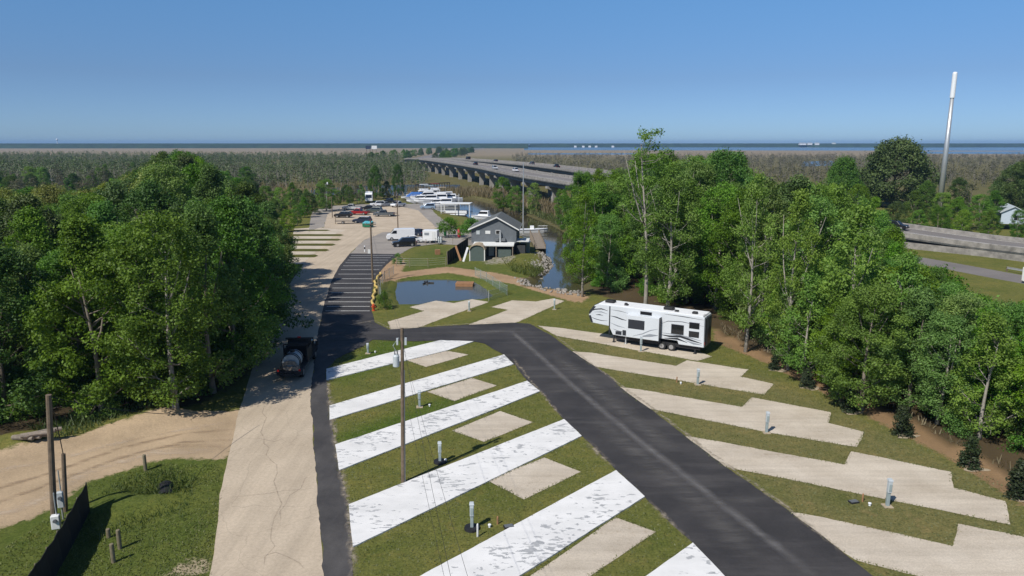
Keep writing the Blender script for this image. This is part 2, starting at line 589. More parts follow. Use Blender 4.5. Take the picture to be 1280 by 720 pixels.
# ------------------------------------------------------------------ ground sheet with pond and canal
def axis(lo, hi, step, far_lo, far_hi):
    fine = list(np.arange(lo, hi + 1e-6, step))
    a, d = [], step
    x = hi
    while x < far_hi:
        d *= 1.22
        x = min(far_hi, x + d)
        a.append(x)
    b, d = [], step
    x = lo
    while x > far_lo:
        d *= 1.22
        x = max(far_lo, x - d)
        b.append(x)
    return np.array(b[::-1] + fine + a)

def sdf(px, X, Y, world=False):
    """signed distance (positive inside) from points to an outline"""
    W = np.array([(P(*p).x, P(*p).y) for p in px]) if not world else np.array(px, float)
    d2 = np.full(X.shape, 1e18)
    ins = np.zeros(X.shape, bool)
    for i in range(len(W)):
        a, b = W[i], W[(i + 1) % len(W)]
        e = b - a
        t = np.clip(((X - a[0]) * e[0] + (Y - a[1]) * e[1]) / (e @ e + 1e-12), 0, 1)
        d2 = np.minimum(d2, (X - a[0] - t * e[0]) ** 2 + (Y - a[1] - t * e[1]) ** 2)
        c = (a[1] > Y) != (b[1] > Y)
        with np.errstate(divide='ignore', invalid='ignore'):
            ins ^= c & (X < a[0] + (Y - a[1]) / (b[1] - a[1] + 1e-15) * e[0])
    d = np.sqrt(d2)
    return np.where(ins, d, -d)

POND = [(500, 349), (530, 347), (560, 347), (590, 350), (603, 358), (613, 368), (600, 371), (560, 374), (520, 378), (503, 378), (498, 366)]
CANAL = [(508, 250), (512, 246), (545, 245), (575, 247), (592, 247), (625, 255), (660, 267), (690, 279), (706, 288), (718, 302), (724, 330), (726, 352), (722, 362), (668, 355), (674, 345), (684, 336), (690, 327), (687, 318),
         (676, 306), (664, 297), (648, 290), (630, 285), (612, 283), (600, 277), (590, 271), (566, 267), (545, 260.5), (525, 255)]
xs = axis(-70, 110, 1.0, -9400, 9400)
ys = axis(24, 290, 1.0, -2400, 10400)
GX, GY = np.meshgrid(xs, ys)
gz = np.zeros(GX.shape)
near = (GX > -75) & (GX < 115) & (GY > 20) & (GY < 300)
d_pond = np.full(GX.shape, -99.0)
d_can = np.full(GX.shape, -99.0)
d_pond[near] = sdf(POND, GX[near], GY[near])
d_can[near] = sdf(CANAL, GX[near], GY[near])
gz += -1.5 * np.clip((d_pond + 0.9) / 2.2, 0, 1)
gz += -2.2 * np.clip((d_can + 1.2) / 3.0, 0, 1)
def bump_at(px, py, h, r, ry=None):
    global gz
    p = P(px, py)
    gz += h * np.exp(-((GX - p.x) ** 2 / (2 * r * r) + (GY - p.y) ** 2 / (2 * (ry or r) ** 2)))
bump_at(200, 522, 0.9, 1.5, 0.8)
bump_at(150, 535, 0.5, 1.6, 0.8)
bump_at(30, 552, 0.7, 1.6, 0.9)
bump_at(203, 604, -0.95, 1.0, 0.8)
bump_at(170, 625, 0.35, 1.7, 1.2)
bump_at(655, 325, 0.9, 3.0, 5.0)

base = np.zeros(GX.shape + (3,))
base[:] = (0.130, 0.136, 0.045)
def paint(w, c):
    base[:] = base * (1 - w[..., None]) + np.array(c) * w[..., None]
sm = lambda x, a, b: np.clip((x - a) / (b - a), 0, 1) ** 2 * (3 - 2 * np.clip((x - a) / (b - a), 0, 1))
def area(px, soft=2.0, world=False):
    w = np.zeros(GX.shape)
    w[near] = np.clip(0.5 + sdf(px, GX[near], GY[near], world) / (2 * soft), 0, 1)
    return w
rs = np.random.RandomState(3)
paint(area([(0, 655), (100, 590), (200, 560), (290, 570), (262, 730), (-60, 740)], 1.0), (0.092, 0.118, 0.032))
paint(area([(408, 470), (470, 425), (520, 425), (560, 425), (430, 480)], 1.0), (0.074, 0.112, 0.022))
paint(area([(415, 545), (560, 492), (600, 480), (560, 520), (425, 565)], 1.0), (0.074, 0.112, 0.022))
paint(area([(480, 345), (540, 305), (620, 330), (690, 350), (680, 372), (500, 385)], 2.0), (0.098, 0.120, 0.034))
paint(area([(690, 410), (960, 470), (1280, 620), (1280, 730), (1100, 730), (700, 420)], 1.0), (0.150, 0.142, 0.066))
paint(area([(675, 275), (705, 275), (740, 320), (728, 345), (710, 300)], 2.0), (0.06, 0.11, 0.02))
paint(area([(70, 20), (72, 100), (74, 118), (100, 80), (110, 20)], 2.0, True), (0.13, 0.14, 0.045))
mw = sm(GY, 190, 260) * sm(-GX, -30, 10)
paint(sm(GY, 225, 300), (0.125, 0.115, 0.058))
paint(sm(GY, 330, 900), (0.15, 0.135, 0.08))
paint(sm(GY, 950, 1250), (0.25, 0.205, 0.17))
soil = np.zeros(GX.shape)
scol = np.zeros(GX.shape + (3,))
scol[:] = (0.37, 0.285, 0.19)
def dirt(px, c, soft=1.2, k=1.0, world=False):
    w = area(px, soft, world) * k
    scol[:] = np.where((w > soil)[..., None], np.array(c), scol)
    np.maximum(soil, w, out=soil)
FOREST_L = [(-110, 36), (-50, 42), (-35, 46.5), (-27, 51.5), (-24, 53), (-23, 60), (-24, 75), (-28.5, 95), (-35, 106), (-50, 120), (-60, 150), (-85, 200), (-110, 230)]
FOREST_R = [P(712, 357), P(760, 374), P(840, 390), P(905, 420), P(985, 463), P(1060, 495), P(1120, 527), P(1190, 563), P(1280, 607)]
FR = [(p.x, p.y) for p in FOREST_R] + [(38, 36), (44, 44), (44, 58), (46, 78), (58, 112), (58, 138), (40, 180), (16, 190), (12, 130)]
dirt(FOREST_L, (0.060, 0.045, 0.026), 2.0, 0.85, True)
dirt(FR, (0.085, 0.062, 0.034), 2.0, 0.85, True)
TRACK = [(-80, 580), (60, 554), (150, 533), (215, 519), (262, 514), (310, 513), (286, 577), (240, 573), (200, 574), (150, 590), (105, 605), (62, 640), (-80, 690)]
dirt(TRACK, (0.46, 0.345, 0.225), 1.0)
dirt([(195, 722), (228, 698), (266, 690), (262, 724)], (0.40, 0.33, 0.22), 0.8, 0.8)
dirt([(890, 412), (985, 450), (1060, 488), (1140, 527), (1200, 558), (1285, 603), (1285, 640), (1245, 612), (1180, 570), (1110, 535), (1040, 498), (960, 455), (893, 428)], (0.27, 0.175, 0.095), 1.0, 1.0)
dirt([(466, 338), (500, 318), (508, 330), (502, 340), (560, 333), (620, 341), (680, 353), (722, 364), (738, 371), (725, 380), (690, 370), (640, 355), (560, 341), (505, 347), (475, 354)], (0.40, 0.27, 0.165), 1.2, 0.95)
dirt([(655, 352), (672, 344), (692, 330), (694, 345), (672, 362)], (0.36, 0.29, 0.20), 1.0, 0.9)
dirt([(588, 318), (640, 318), (655, 326), (640, 333), (600, 332)], (0.33, 0.30, 0.25), 1.5, 0.55)
# rough bare soil along water edges and roads
soil = np.maximum(soil, np.where((d_can > -2.0) & (d_can < 3), 0.75, 0))
scol[(d_can > -2.0) & (d_can < 3)] = (0.105, 0.095, 0.042)
gy_n, gx_n = GX.shape
V = np.stack([GX, GY, gz], -1).reshape(-1, 3)
idx = np.arange(gy_n * gx_n).reshape(gy_n, gx_n)
Fq = np.stack([idx[:-1, :-1], idx[:-1, 1:], idx[1:, 1:], idx[1:, :-1]], -1).reshape(-1, 4)
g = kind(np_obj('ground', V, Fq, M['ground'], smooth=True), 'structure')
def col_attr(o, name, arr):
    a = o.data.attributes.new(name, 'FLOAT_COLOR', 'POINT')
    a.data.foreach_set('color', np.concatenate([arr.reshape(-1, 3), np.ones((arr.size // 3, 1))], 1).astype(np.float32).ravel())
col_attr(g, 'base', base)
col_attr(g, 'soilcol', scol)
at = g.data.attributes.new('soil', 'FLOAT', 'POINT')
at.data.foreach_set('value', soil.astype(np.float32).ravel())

sheet('pond', [(488, 340), (620, 340), (630, 384), (485, 386)], -0.35, M['pond'])
sheet('canal', [(495, 243), (640, 240), (740, 275), (760, 340), (745, 372), (650, 362), (640, 300), (560, 285), (500, 258)], -0.7, M['canal'])
# far water
for nm, px in (('river', [(395, 246), (440, 241), (480, 244), (520, 245), (575, 238), (575, 231), (500, 231), (440, 233), (385, 238)]),
               ('backwater', [(-60, 234), (30, 234), (26, 224), (-60, 222)]), ('creek', [(50, 227), (75, 226), (72, 218), (54, 219)]),
               ('bay', [(655, 187.6), (1340, 188.6), (1340, 182.6), (655, 182.6)]), ('inlet', [(1000, 208), (1046, 207), (1040, 201), (1005, 202)]),
               ('sound', [(1128, 192), (1340, 193), (1340, 189.2), (1150, 189.4)]), ('slough', [(660, 193.2), (800, 193.2), (800, 191.5), (660, 191.5)])):
    sheet('water_' + nm, px, 0.04, M['bay'])

# ------------------------------------------------------------------ roads, pads and lots
Z1, Z2, Z3, Z4, Z5 = 0.010, 0.016, 0.022, 0.028, 0.034
sheet('concrete_road', [(258, 735), (263, 715), (277, 610), (297, 520), (318, 455), (340, 395), (362, 355), (383, 325), (402, 308), (420, 292), (434, 287), (470, 289), (478, 291), (455, 300), (437, 317),
                        (425, 332), (414, 352), (404, 385), (394, 440), (388, 500), (405, 722), (406, 735)], Z2, M['concrete'], 0.06, 0.8, 2)
sheet('sandy_lot', [(402, 308), (405, 284), (409, 268), (428, 259.5), (500, 258), (525, 263), (545, 272), (570, 285), (600, 290), (520, 292), (470, 291), (434, 290), (418, 294)], Z1, M['sand'], 0.25, 1.5, 3)
sheet('pull_in_lot', [(360, 330), (368, 286), (398, 284), (434, 288), (430, 297), (402, 312), (384, 330)], Z1 + 0.003, M['gravel'], 0.1, 1.5, 4)
for k, (y, x1, h) in enumerate(((288, 413, 1.6), (294, 430, 2.4), (299.8, 427, 2.4), (306, 420, 2.8), (312.8, 412, 3.2), (320, 398, 3.6))):
    sheet('grass_strip', [(355, y + h / 2), (355, y - h / 2), (x1 - 4, y - h / 2), (x1, y), (x1 - 5, y + h / 2)], Z4, M['grass'], 0.1, 1.0, 40 + k)
sheet('loop_drive', [(386, 290), (390, 264), (412, 257.5), (450, 255.5), (520, 255), (540, 262), (546, 270), (526, 263.5), (500, 258), (428, 259.5), (409, 268), (405, 284), (398, 285)], Z3, M['asphalt_old'], 0.15, 1.5, 5)
sheet('grey_drive', [(520, 261), (540, 264), (566, 284), (602, 290), (560, 293), (545, 284), (530, 270)], Z3 + 0.003, M['asphalt_old'], 0.2, 1.5, 6)
sheet('old_parking_apron', [(437, 317), (455, 300), (478, 290.5), (530, 287), (600, 290), (648, 297), (640, 304), (585, 307), (545, 305), (520, 308), (500, 318)], Z4, M['asphalt_old'], 0.2, 1.0, 7)
sheet('parking_asphalt', [(396, 425), (404, 385), (414, 352), (425, 332), (437, 317), (470, 316.5), (500, 317.5), (484, 330), (470, 346), (466, 360), (464, 388), (468, 404), (486, 412), (470, 425)], Z3, M['asphalt'], 0.08, 0.8, 8)
sheet('asphalt_strip', [(406, 735), (404, 715), (388, 500), (394, 440), (396, 423), (468, 423), (452, 434), (420, 449), (408, 462), (411, 500), (418, 555), (436, 640), (440, 690), (440, 735)], Z4, M['asphalt_strip'], 0.10, 0.5, 9)
sheet('loop_road', [(395, 424), (430, 409), (468, 403), (486, 412), (520, 410), (560, 407.5), (640, 403.5), (662, 405), (690, 420), (716, 440), (762, 470), (775, 484), (812, 511), (858, 547), (905, 583), (990, 642), (1035, 676), (1100, 728),
                    (1120, 745), (925, 745), (905, 722), (868, 681), (806, 622), (771, 589), (728, 546), (705, 525), (676, 490), (659, 477), (643, 456), (630, 444), (606, 430), (590, 427), (550, 426), (520, 427), (468, 425), (400, 428)],
      Z5, M['asphalt'], 0.07, 0.6, 10)

PADS = [[(408, 462), (470, 446), (550, 426), (592, 427.5), (560, 438.5), (500, 453), (408, 476)],
        [(412, 508), (630, 444), (642, 456), (412, 526)],
        [(419, 557), (659, 477), (675, 490), (424, 589)],
        [(436, 632), (705, 525), (727, 546), (441, 685)],
        [(503, 735), (530, 719), (770, 589), (806, 622), (650, 721), (628, 735)],
        [(790, 735), (810, 720), (866, 680), (906, 722), (916, 735)]]
for k, p in enumerate(PADS):
    o = sheet('white_pad', p, 0.085, M['white_pad'], 0.02, 0.5, 60 + k)
    bm = bmesh.new()
    bm.from_mesh(o.data)
    ret = bmesh.ops.extrude_face_region(bm, geom=bm.faces[:])
    for v_ in ret['geom']:
        if isinstance(v_, bmesh.types.BMVert):
            v_.co.z = -0.05
    bmesh.ops.recalc_face_normals(bm, faces=bm.faces[:])
    bm.to_mesh(o.data)
    bm.free()
PATIO = [[(508, 450.5), (556, 438), (586, 443.5), (533, 459)], [(534, 490), (590, 472.5), (621, 482), (568, 501.5)], [(565, 538.5), (625, 514), (667, 528), (605, 552.5)],
         [(609, 600.5), (680, 572), (726, 590), (655, 624.5)], [(660, 722), (676, 711), (770, 647), (820, 665), (735, 722), (716, 735), (640, 735)]]
for k, p in enumerate(PATIO):
    sheet('gravel_patio', p, Z2, M['gravel'], 0.03, 0.5, 80 + k)
LOTS = [[(671, 407), (700, 410), (760, 418), (870, 438), (890, 446), (872, 451), (790, 437), (735, 427), (696, 420)],
        [(710, 439), (740, 441), (845, 457.5), (858.7, 450.5), (936, 462), (926, 471), (967.5, 480), (956, 493.5), (850, 476), (740, 458)],
        [(770, 483), (800, 487), (927.5, 508.7), (940, 496.7), (1039, 515.6), (1035.5, 529), (1080, 540), (1071, 558.7), (960, 541), (810, 511)],
        [(855, 545), (900, 552), (1055.5, 581), (1064, 564.4), (1189, 590), (1192, 610), (1257, 626.7), (1263, 656), (1110, 625), (960, 594), (903, 583)],
        [(985, 640), (1030, 647), (1191, 683), (1198, 654.7), (1284, 672), (1330, 684), (1330, 735), (1180, 735), (1147, 720), (1069, 700), (1033, 676)],
        [(484, 402.5), (530, 389), (512, 384), (545, 376), (567.5, 379), (590, 374), (611, 377.5), (522, 410), (488, 412.5)],
        [(583, 407), (635, 387.5), (614, 384), (640, 375.5), (670, 377), (692, 373), (706, 376.5), (642, 405)]]
for k, p in enumerate(LOTS):
    sheet('gravel_pad', p, Z2, M['gravel'], 0.07, 0.5, 100 + k)

def strip(name, pts, w, z, m, step=0.7, wob=0.0, seed=1):
    """narrow streak along a line, strongest along its middle"""
    W = [P(*p) for p in pts]
    rng = random.Random(seed)
    C2 = []
    for a, b in zip(W, W[1:]):
        n = max(1, int((b - a).length / step))
        C2 += [a.lerp(b, k / n) for k in range(n)]
    C2.append(W[-1])
    Vv, tt = [], []
    for i, c in enumerate(C2):
        d = (C2[min(i + 1, len(C2) - 1)] - C2[max(0, i - 1)]).normalized()
        nn = Vector((-d.y, d.x, 0))
        e = min(i, len(C2) - 1 - i) / 4
        for s, t in ((-1, 0), (0, 1), (1, 0)):
            q = c + nn * s * w * 0.5 + nn * rng.uniform(-wob, wob)
            Vv.append((q.x, q.y, z))
            tt.append(t * min(1, e))
    f = []
    for i in range(len(C2) - 1):
        for k in (0, 1):
            f.append((3 * i + k + 1, 3 * i + k, 3 * i + 3 + k, 3 * i + 4 + k))
    return kind(np_obj(name, Vv, f, m, tint=tt), 'structure')

M['seam'] = m_seam((0.24, 0.23, 0.225), hi=0.72, top=0.68, lo=0.25)
M['shoulder'] = m_seam((0.36, 0.305, 0.23), 0.42, 0.62, 2.2, (0, 1, 1), 0.9)
M['smear'] = m_seam((0.19, 0.18, 0.17), 0.4, 0.7, 0.9, (R(-30), 0.4, 1.8), 0.55)
strip('dusty_seam', [(636, 412), (660, 432), (715, 482), (755, 515), (810, 560), (850, 590), (890, 622), (960, 675), (1030, 730)], 0.9, Z5 + 0.006, M['seam'], wob=0.06)
for k, (p, w) in enumerate([([(676, 494), (700, 489), (730, 486)], 1.1), ([(700, 462), (740, 461)], 1.4), ([(880, 622), (930, 625), (985, 622)], 1.6), ([(560, 416), (600, 416), (650, 412)], 1.4),
                            ([(640, 408), (668, 416)], 1.5), ([(780, 585), (815, 600)], 2.6), ([(690, 440), (760, 500), (850, 570)], 2.2), ([(740, 520), (850, 610), (960, 710)], 2.4)]):
    strip('dusty_smear', p, w, Z5 + 0.008 + 0.001 * k, M['smear'], wob=0.1, seed=k)

for k, (p, w) in enumerate([([(414, 495), (419, 555), (428, 590), (437, 640), (441, 690), (442, 730)], .55), ([(409, 470), (412, 510), (417, 545)], .4), ([(640, 447), (660, 472), (704, 524)], .35), ([(728, 548), (770, 587)], .6), ([(806, 624), (866, 679)], .5),
                            ([(690, 417), (735, 452), (812, 508), (905, 580), (990, 640), (1060, 697)], .4), ([(430, 408), (468, 401), (488, 411), (560, 407), (640, 402)], .4)]):
    strip('sandy_shoulder', p, w, Z5 + 0.02 + .001 * k, M['shoulder'], .5, .12, 50 + k)
M['joint'] = m_seam((0.24, 0.19, 0.145), 0.35, 0.62, 2.0, (0, 1, 1), 0.42)
def crack(pts, w, z, seed):
    rng = random.Random(seed)
    W = [P(*p) for p in pts]
    out = []
    for a_, b_ in zip(W, W[1:]):
        n = max(2, int((b_ - a_).length / .9))
        out += [a_.lerp(b_, k / n) + Vector((rng.uniform(-.22, .22), rng.uniform(-.22, .22), 0)) for k in range(n)]
    out.append(W[-1])
    inv = []
    for q in out:      # back to photo pixels, as strip() takes them
        f_ = q.y * CS + CAMZ * SN
        inv.append((640 + F * q.x / f_, 360 + F * (CAMZ * CS - q.y * SN) / f_))
    strip('road_crack', inv, w, z, M['joint'], .3, .01, seed)
for k, p_ in enumerate(([(276, 622), (330, 616), (398, 610)], [(331, 715), (345, 660), (352, 620), (338, 575), (330, 540), (332, 505)], [(300, 700), (345, 690), (385, 716)], [(352, 660), (349, 640), (390, 590)], [(292, 545), (340, 552), (392, 540)])):
    crack(p_, .1, Z2 + .005 + .002 * k, 70 + k)

# painted bay lines of the parking strip
bm = bmesh.new()
for y in (319.5, 322.2, 325.2, 328.6, 332.4, 337.3, 342.8, 348.6, 354.4, 360.2, 366, 371.8, 377.5, 383.2, 388.8):
    xl = np.interp(y, [317, 332, 352, 385, 395], [438, 426, 415, 405, 402]) + 3
    xr = np.interp(y, [317, 330, 346, 360, 388, 392], [494, 480, 467, 464, 462, 463])
    a, b = P(xl, y), P(xr, y)
    d = (b - a).normalized()
    nn = Vector((-d.y, d.x, 0)) * 0.09
    bm.faces.new([bm.verts.new((q.x, q.y, Z3 + 0.006)) for q in (a - nn, b - nn, b + nn, a + nn)])
kind(mesh_obj('painted_bay_lines', bm, M['line']), 'structure')

# ------------------------------------------------------------------ interstate: two viaducts that rise from the embankment
def catmull(pts, n=16):
    pts = [Vector(p) for p in pts]
    out = []
    for i in range(len(pts) - 1):
        p0, p1, p2, p3 = pts[max(i - 1, 0)], pts[i], pts[i + 1], pts[min(i + 2, len(pts) - 1)]
        for k in range(n):
            t = k / n
            out.append(0.5 * ((2 * p1) + (-p0 + p2) * t + (2 * p0 - 5 * p1 + 4 * p2 - p3) * t * t + (-p0 + 3 * p1 - 3 * p2 + p3) * t ** 3))
    out.append(pts[-1])
    return out
E_L = catmull([(150, 20, 1.3), (104, 90, 1.4), (88, 122, 1.5), (79, 135, 1.9), (46, 175, 5.0), (13, 225, 8.1), (-1, 270, 8.4), (-20, 360, 8.4), (-56, 495, 8.3), (-83, 585, 7.6), (-104, 690, 4.0), (-113, 760, 2.6)])
def frame_at(path, i):
    d = (path[min(i + 1, len(path) - 1)] - path[max(i - 1, 0)])
    h = Vector((d.x, d.y, 0)).normalized()
    return h, Vector((h.y, -h.x, 0))
def offset_path(path, off):
    return [p + frame_at(path, i)[1] * (off(p) if callable(off) else off) for i, p in enumerate(path)]
def sweep(bm, path, prof):
    """closed profile of (offset to the right, height) swept along a path"""
    rings = []
    for i, p in enumerate(path):
        r = frame_at(path, i)[1]
        rings.append([bm.verts.new(p + r * o + Vector((0, 0, z))) for o, z in prof])
    n = len(prof)
    for a, b in zip(rings, rings[1:]):
        for k in range(n):
            bm.faces.new((a[k], a[(k + 1) % n], b[(k + 1) % n], b[k]))
    bm.faces.new(rings[0])
    bm.faces.new(rings[-1][::-1])
    bmesh.ops.recalc_face_normals(bm, faces=bm.faces[:])
def viaduct(path, w, name, label, first_pier, wall=True):
    t = thing(name, label, 'bridge', path[len(path) // 2].copy().to_tuple())
    t.location = (0, 0, 0)
    bm = bmesh.new()
    sweep(bm, path, [(0, -0.02), (w, -0.02), (w, -0.32), (w - 1.2, -0.45), (w - 1.2, -1.7), (1.2, -1.7), (1.2, -0.45), (0, -0.32)])
    mesh_obj('deck', bm, M['girder'], t)
    bm = bmesh.new()
    sweep(bm, path, [(0.45, -0.02), (0.45, 0.012), (w - 0.45, 0.012), (w - 0.45, -0.02)])
    mesh_obj('road_surface', bm, M['highway'], t)
    for o0 in (0.0, w - 0.42):
        bm = bmesh.new()
        sweep(bm, path, [(o0, -0.30), (o0, 0.85), (o0 + 0.1, 0.9), (o0 + 0.32, 0.9), (o0 + 0.42, 0.4), (o0 + 0.42, -0.30)])
        mesh_obj('barrier', bm, M['barrier'], t)
    for oo in ((w * 0.5,), (0.75,), (w - 0.75,)):
        bm = bmesh.new()
        sweep(bm, path, [(oo[0] - 0.08, 0.0), (oo[0] - 0.08, 0.02), (oo[0] + 0.08, 0.02), (oo[0] + 0.08, 0.0)])
        mesh_obj('lane_line', bm, M['line'], t)
    lowp = [p for p in path if p.z < 3.0 and p.y < 200]
    if len(lowp) > 2:
        bm = bmesh.new()
        sweep(bm, [Vector((p.x, p.y, 0)) for p in lowp], [(0.06, -0.1), (0.06, 1.17), (w - 0.06, 1.17), (w - 0.06, -0.1)])
        mesh_obj('embankment_wall', bm, M['barrier'], t)
    acc, nxt = 0.0, first_pier
    for i in range(1, len(path)):
        acc += (path[i] - path[i - 1]).length
        if acc > nxt and path[i].z > 3.0:
            nxt = acc + 23.0
            p = path[i]
            h, r = frame_at(path, i)
            ang = math.atan2(r.y, r.x)
            c = p + r * w * 0.5
            ztop = p.z - 1.72
            bm = bmesh.new()
            W2 = w * 0.5 - 0.6
            Mx = Matrix.Translation((c.x, c.y, 0)) @ Matrix.Rotation(ang, 4, 'Z')
            prism(bm, [(-W2, ztop), (-W2, ztop - 0.7), (-W2 + 2.2, ztop - 1.5), (W2 - 2.2, ztop - 1.5), (W2, ztop - 0.7), (W2, ztop)], -0.75, 0.75)
            for sx in (-1, 1):
                box(bm, (sx * (W2 - 3.0), 0, (ztop - 1.5) / 2 - 0.4), (1.9, 1.3, ztop - 1.5 + 0.8))
            bmesh.ops.transform(bm, matrix=Mx, verts=bm.verts[:])
            mesh_obj('pier', bm, M['bridge_con'], t)
    return t
viaduct(E_L, 14.5, 'highway_viaduct', 'near concrete highway viaduct on tall piers curving away beyond the marina', 95)
E_R = offset_path([p for p in E_L if p.y > 172], lambda p: float(np.interp(p.y, [100, 150, 225, 380, 640, 740], [14, 19, 31, 33, 19, 16])))
viaduct(E_R, 12.0, 'highway_viaduct', 'far parallel concrete highway viaduct behind the nearer one across the river', 112)
cw = [Vector((-103, 752, 0)), Vector((-116, 900, 0)), Vector((-124, 1200, 0)), Vector((-126, 1600, 0)), Vector((-122, 2700, 0))]
bm = bmesh.new()
sweep(bm, catmull([(-112 + 14, 755, 2.9), (-113, 860, 1.5), (-124, 1200, 1.0), (-126, 1600, 1.0), (-122, 2900, 1.0)]), [(-16, -1.5), (-9, 0), (9, 0), (16, -1.5)])
kind(mesh_obj('causeway_road', bm, M['highway']), 'structure')

# lower frontage road with a guard rail
lr = catmull([(58, 185, 0), (67, 140, 0.02), (73.5, 118, 0.02), (79.5, 100, 0.02), (96, 62, 0.02)])
bm = bmesh.new()
sweep(bm, offset_path(lr, -2.6), [(0, -0.05), (0, 0), (6.6, 0), (6.6, -0.05)])
kind(mesh_obj('frontage_road', bm, M['highway']), 'structure')
rail_path = offset_path([p for p in lr if p.y < 112], -3.4)
rt = thing('guard_rail', 'low steel guard rail edging the frontage road on dark posts', 'guard rail')
bm = bmesh.new()
sweep(bm, rail_path, [(-0.04, 0.45), (-0.08, 0.6), (-0.04, 0.78), (0, 0.78), (-0.03, 0.6), (0, 0.45)])
mesh_obj('rail', bm, M['metal'], rt)
for i in range(0, len(rail_path), 3):
    bm = bmesh.new()
    p = rail_path[i]
    box(bm, (p.x + 0.1, p.y, 0.35), (0.16, 0.16, 0.85))
    mesh_obj('post', bm, M['pole'], rt)

# wheel ruts on the sandy track
M['rut'] = m_seam((0.30, 0.215, 0.135), 0.4, 0.62, 1.1, (R(0), 0.5, 2.0), 0.8)
M['pale_rut'] = m_seam((0.55, 0.44, 0.32), 0.4, 0.62, 0.9, (R(0), 0.5, 2.0), 0.8)
for k, (p_, w_, m_) in enumerate([([(-60, 628), (60, 592), (150, 560), (230, 542), (300, 536)], .6, 'rut'), ([(-60, 648), (60, 606), (150, 572), (230, 553), (295, 549)], .6, 'rut'), ([(-60, 600), (80, 573), (180, 545), (290, 527)], .9, 'pale_rut'),
                                  ([(-60, 660), (40, 630), (110, 590), (190, 566), (285, 562)], 1.2, 'pale_rut'), ([(150, 555), (200, 538), (240, 520)], .8, 'rut'), ([(200, 560), (250, 556), (284, 560)], .9, 'rut')]):
    strip('wheel_rut', p_, w_, 0.012 + .003 * k, M[m_], wob=.12, seed=20 + k)

# ------------------------------------------------------------------ trees
def leaf_quads(C, N, size, rng, aspect=0.62):
    """one folded-looking quad per leaf at C facing N"""
    n = len(C)
    A = rng.normal(size=(n, 3))
    T = np.cross(N, A)
    T /= np.linalg.norm(T, axis=1, keepdims=True) + 1e-9
    B = np.cross(N, T)
    s = size * rng.uniform(0.6, 1.35, (n, 1))
    T, B = T * s * 0.5, B * s * 0.5 * aspect
    Vv = np.stack([C - T, C - B * 1.0 + T * 0.1, C + T, C + B * 1.0 + T * 0.1], 1).reshape(-1, 3)
    return Vv, np.arange(4 * n).reshape(-1, 4)

def unit(a):
    return a / (np.linalg.norm(a, axis=1, keepdims=True) + 1e-9)

def crown_mesh(clumps, per, size, rng, up=0.5):
    """clumps: (x, y, z, r, flat) rows"""
    Cs, Ns, Ts = [], [], []
    for x, y, z, r, fl in clumps:
        k = int(per * r * r)
        D = unit(rng.normal(size=(k, 3)))
        u = rng.uniform(0.15, 1, (k, 1)) ** 0.45
        q = D * u * r
        q[:, 2] *= fl
        # frayed outline: some leaves on thin shoots that leave the clump
        sh = rng.uniform(size=(k, 1)) < 0.24
        q = np.where(sh, q * rng.uniform(1.0, 1.65, (k, 1)), q)
        Cs.append(q + (x, y, z))
        Ns.append(unit(D * 0.55 + np.array((0, 0, up)) + rng.normal(size=(k, 3)) * 0.55))
        Ts.append(np.clip(rng.uniform(0.15, 0.85) + rng.normal(size=k) * 0.18, 0, 1))
    C, N, T = np.concatenate(Cs), np.concatenate(Ns), np.concatenate(Ts)
    Vv, Fc = leaf_quads(C, N, size, rng)
    return Vv, Fc, np.repeat(T, 4)

def trunk_mesh(H, r0, clumps, rng, limbs=16, top=0.8, lean=0.0, forks=0.3):
    bm = bmesh.new()
    ph = rng.uniform(0, 6.28)
    def axis_at(h):
        t = h / H
        return Vector((math.sin(ph + 3 * t) * 0.045 * H * t + lean * h * math.cos(ph), math.cos(ph + 2.3 * t) * 0.045 * H * t + lean * h * math.sin(ph), h))
    hs = np.linspace(-0.3, H * top, 9)
    tube(bm, [axis_at(h) for h in hs], [max(0.03, r0 * (1.25 if i == 0 else 1) * (1 - 0.85 * max(h, 0) / (H * top))) for i, h in enumerate(hs)], 7)
    for _ in range(2):
        h0 = H * rng.uniform(.32, .55)
        an = rng.uniform(0, 6.28)
        sp = H * rng.uniform(.09, .16)
        pts_ = [axis_at(h0 + (H * top * .97 - h0) * q) + Vector((math.cos(an), math.sin(an), 0)) * sp * q ** .7 for q in (0, .2, .45, .7, 1)]
        rb = r0 * (1 - .85 * h0 / (H * top)) * .7
        tube(bm, pts_, [rb * (1 - .8 * q) for q in (0, .2, .45, .7, 1)], 6)
    order = rng.permutation(len(clumps))[:limbs]
    for j in order:
        x, y, z, r, fl = clumps[j]
        tgt = Vector((x, y, z))
        d = math.hypot(x, y)
        h0 = min(H * top * 0.92, max(H * forks * 0.7, z - d * rng.uniform(0.5, 1.1)))
        a = axis_at(h0)
        mid = a.lerp(tgt, 0.5) + Vector((rng.normal() * 0.2, rng.normal() * 0.2, -0.12 * d + rng.normal() * 0.15))
        rr = max(0.035, r0 * 0.42 * (1 - h0 / (H * 1.1)))
        tube(bm, [a, mid, tgt], [rr, rr * 0.65, rr * 0.22], 5)
        for _ in range(2):
            e = tgt + Vector(rng.normal(size=3) * r * 0.7)
            tube(bm, [mid.lerp(tgt, 0.4), e], [rr * 0.4, rr * 0.1], 4)
    return bm

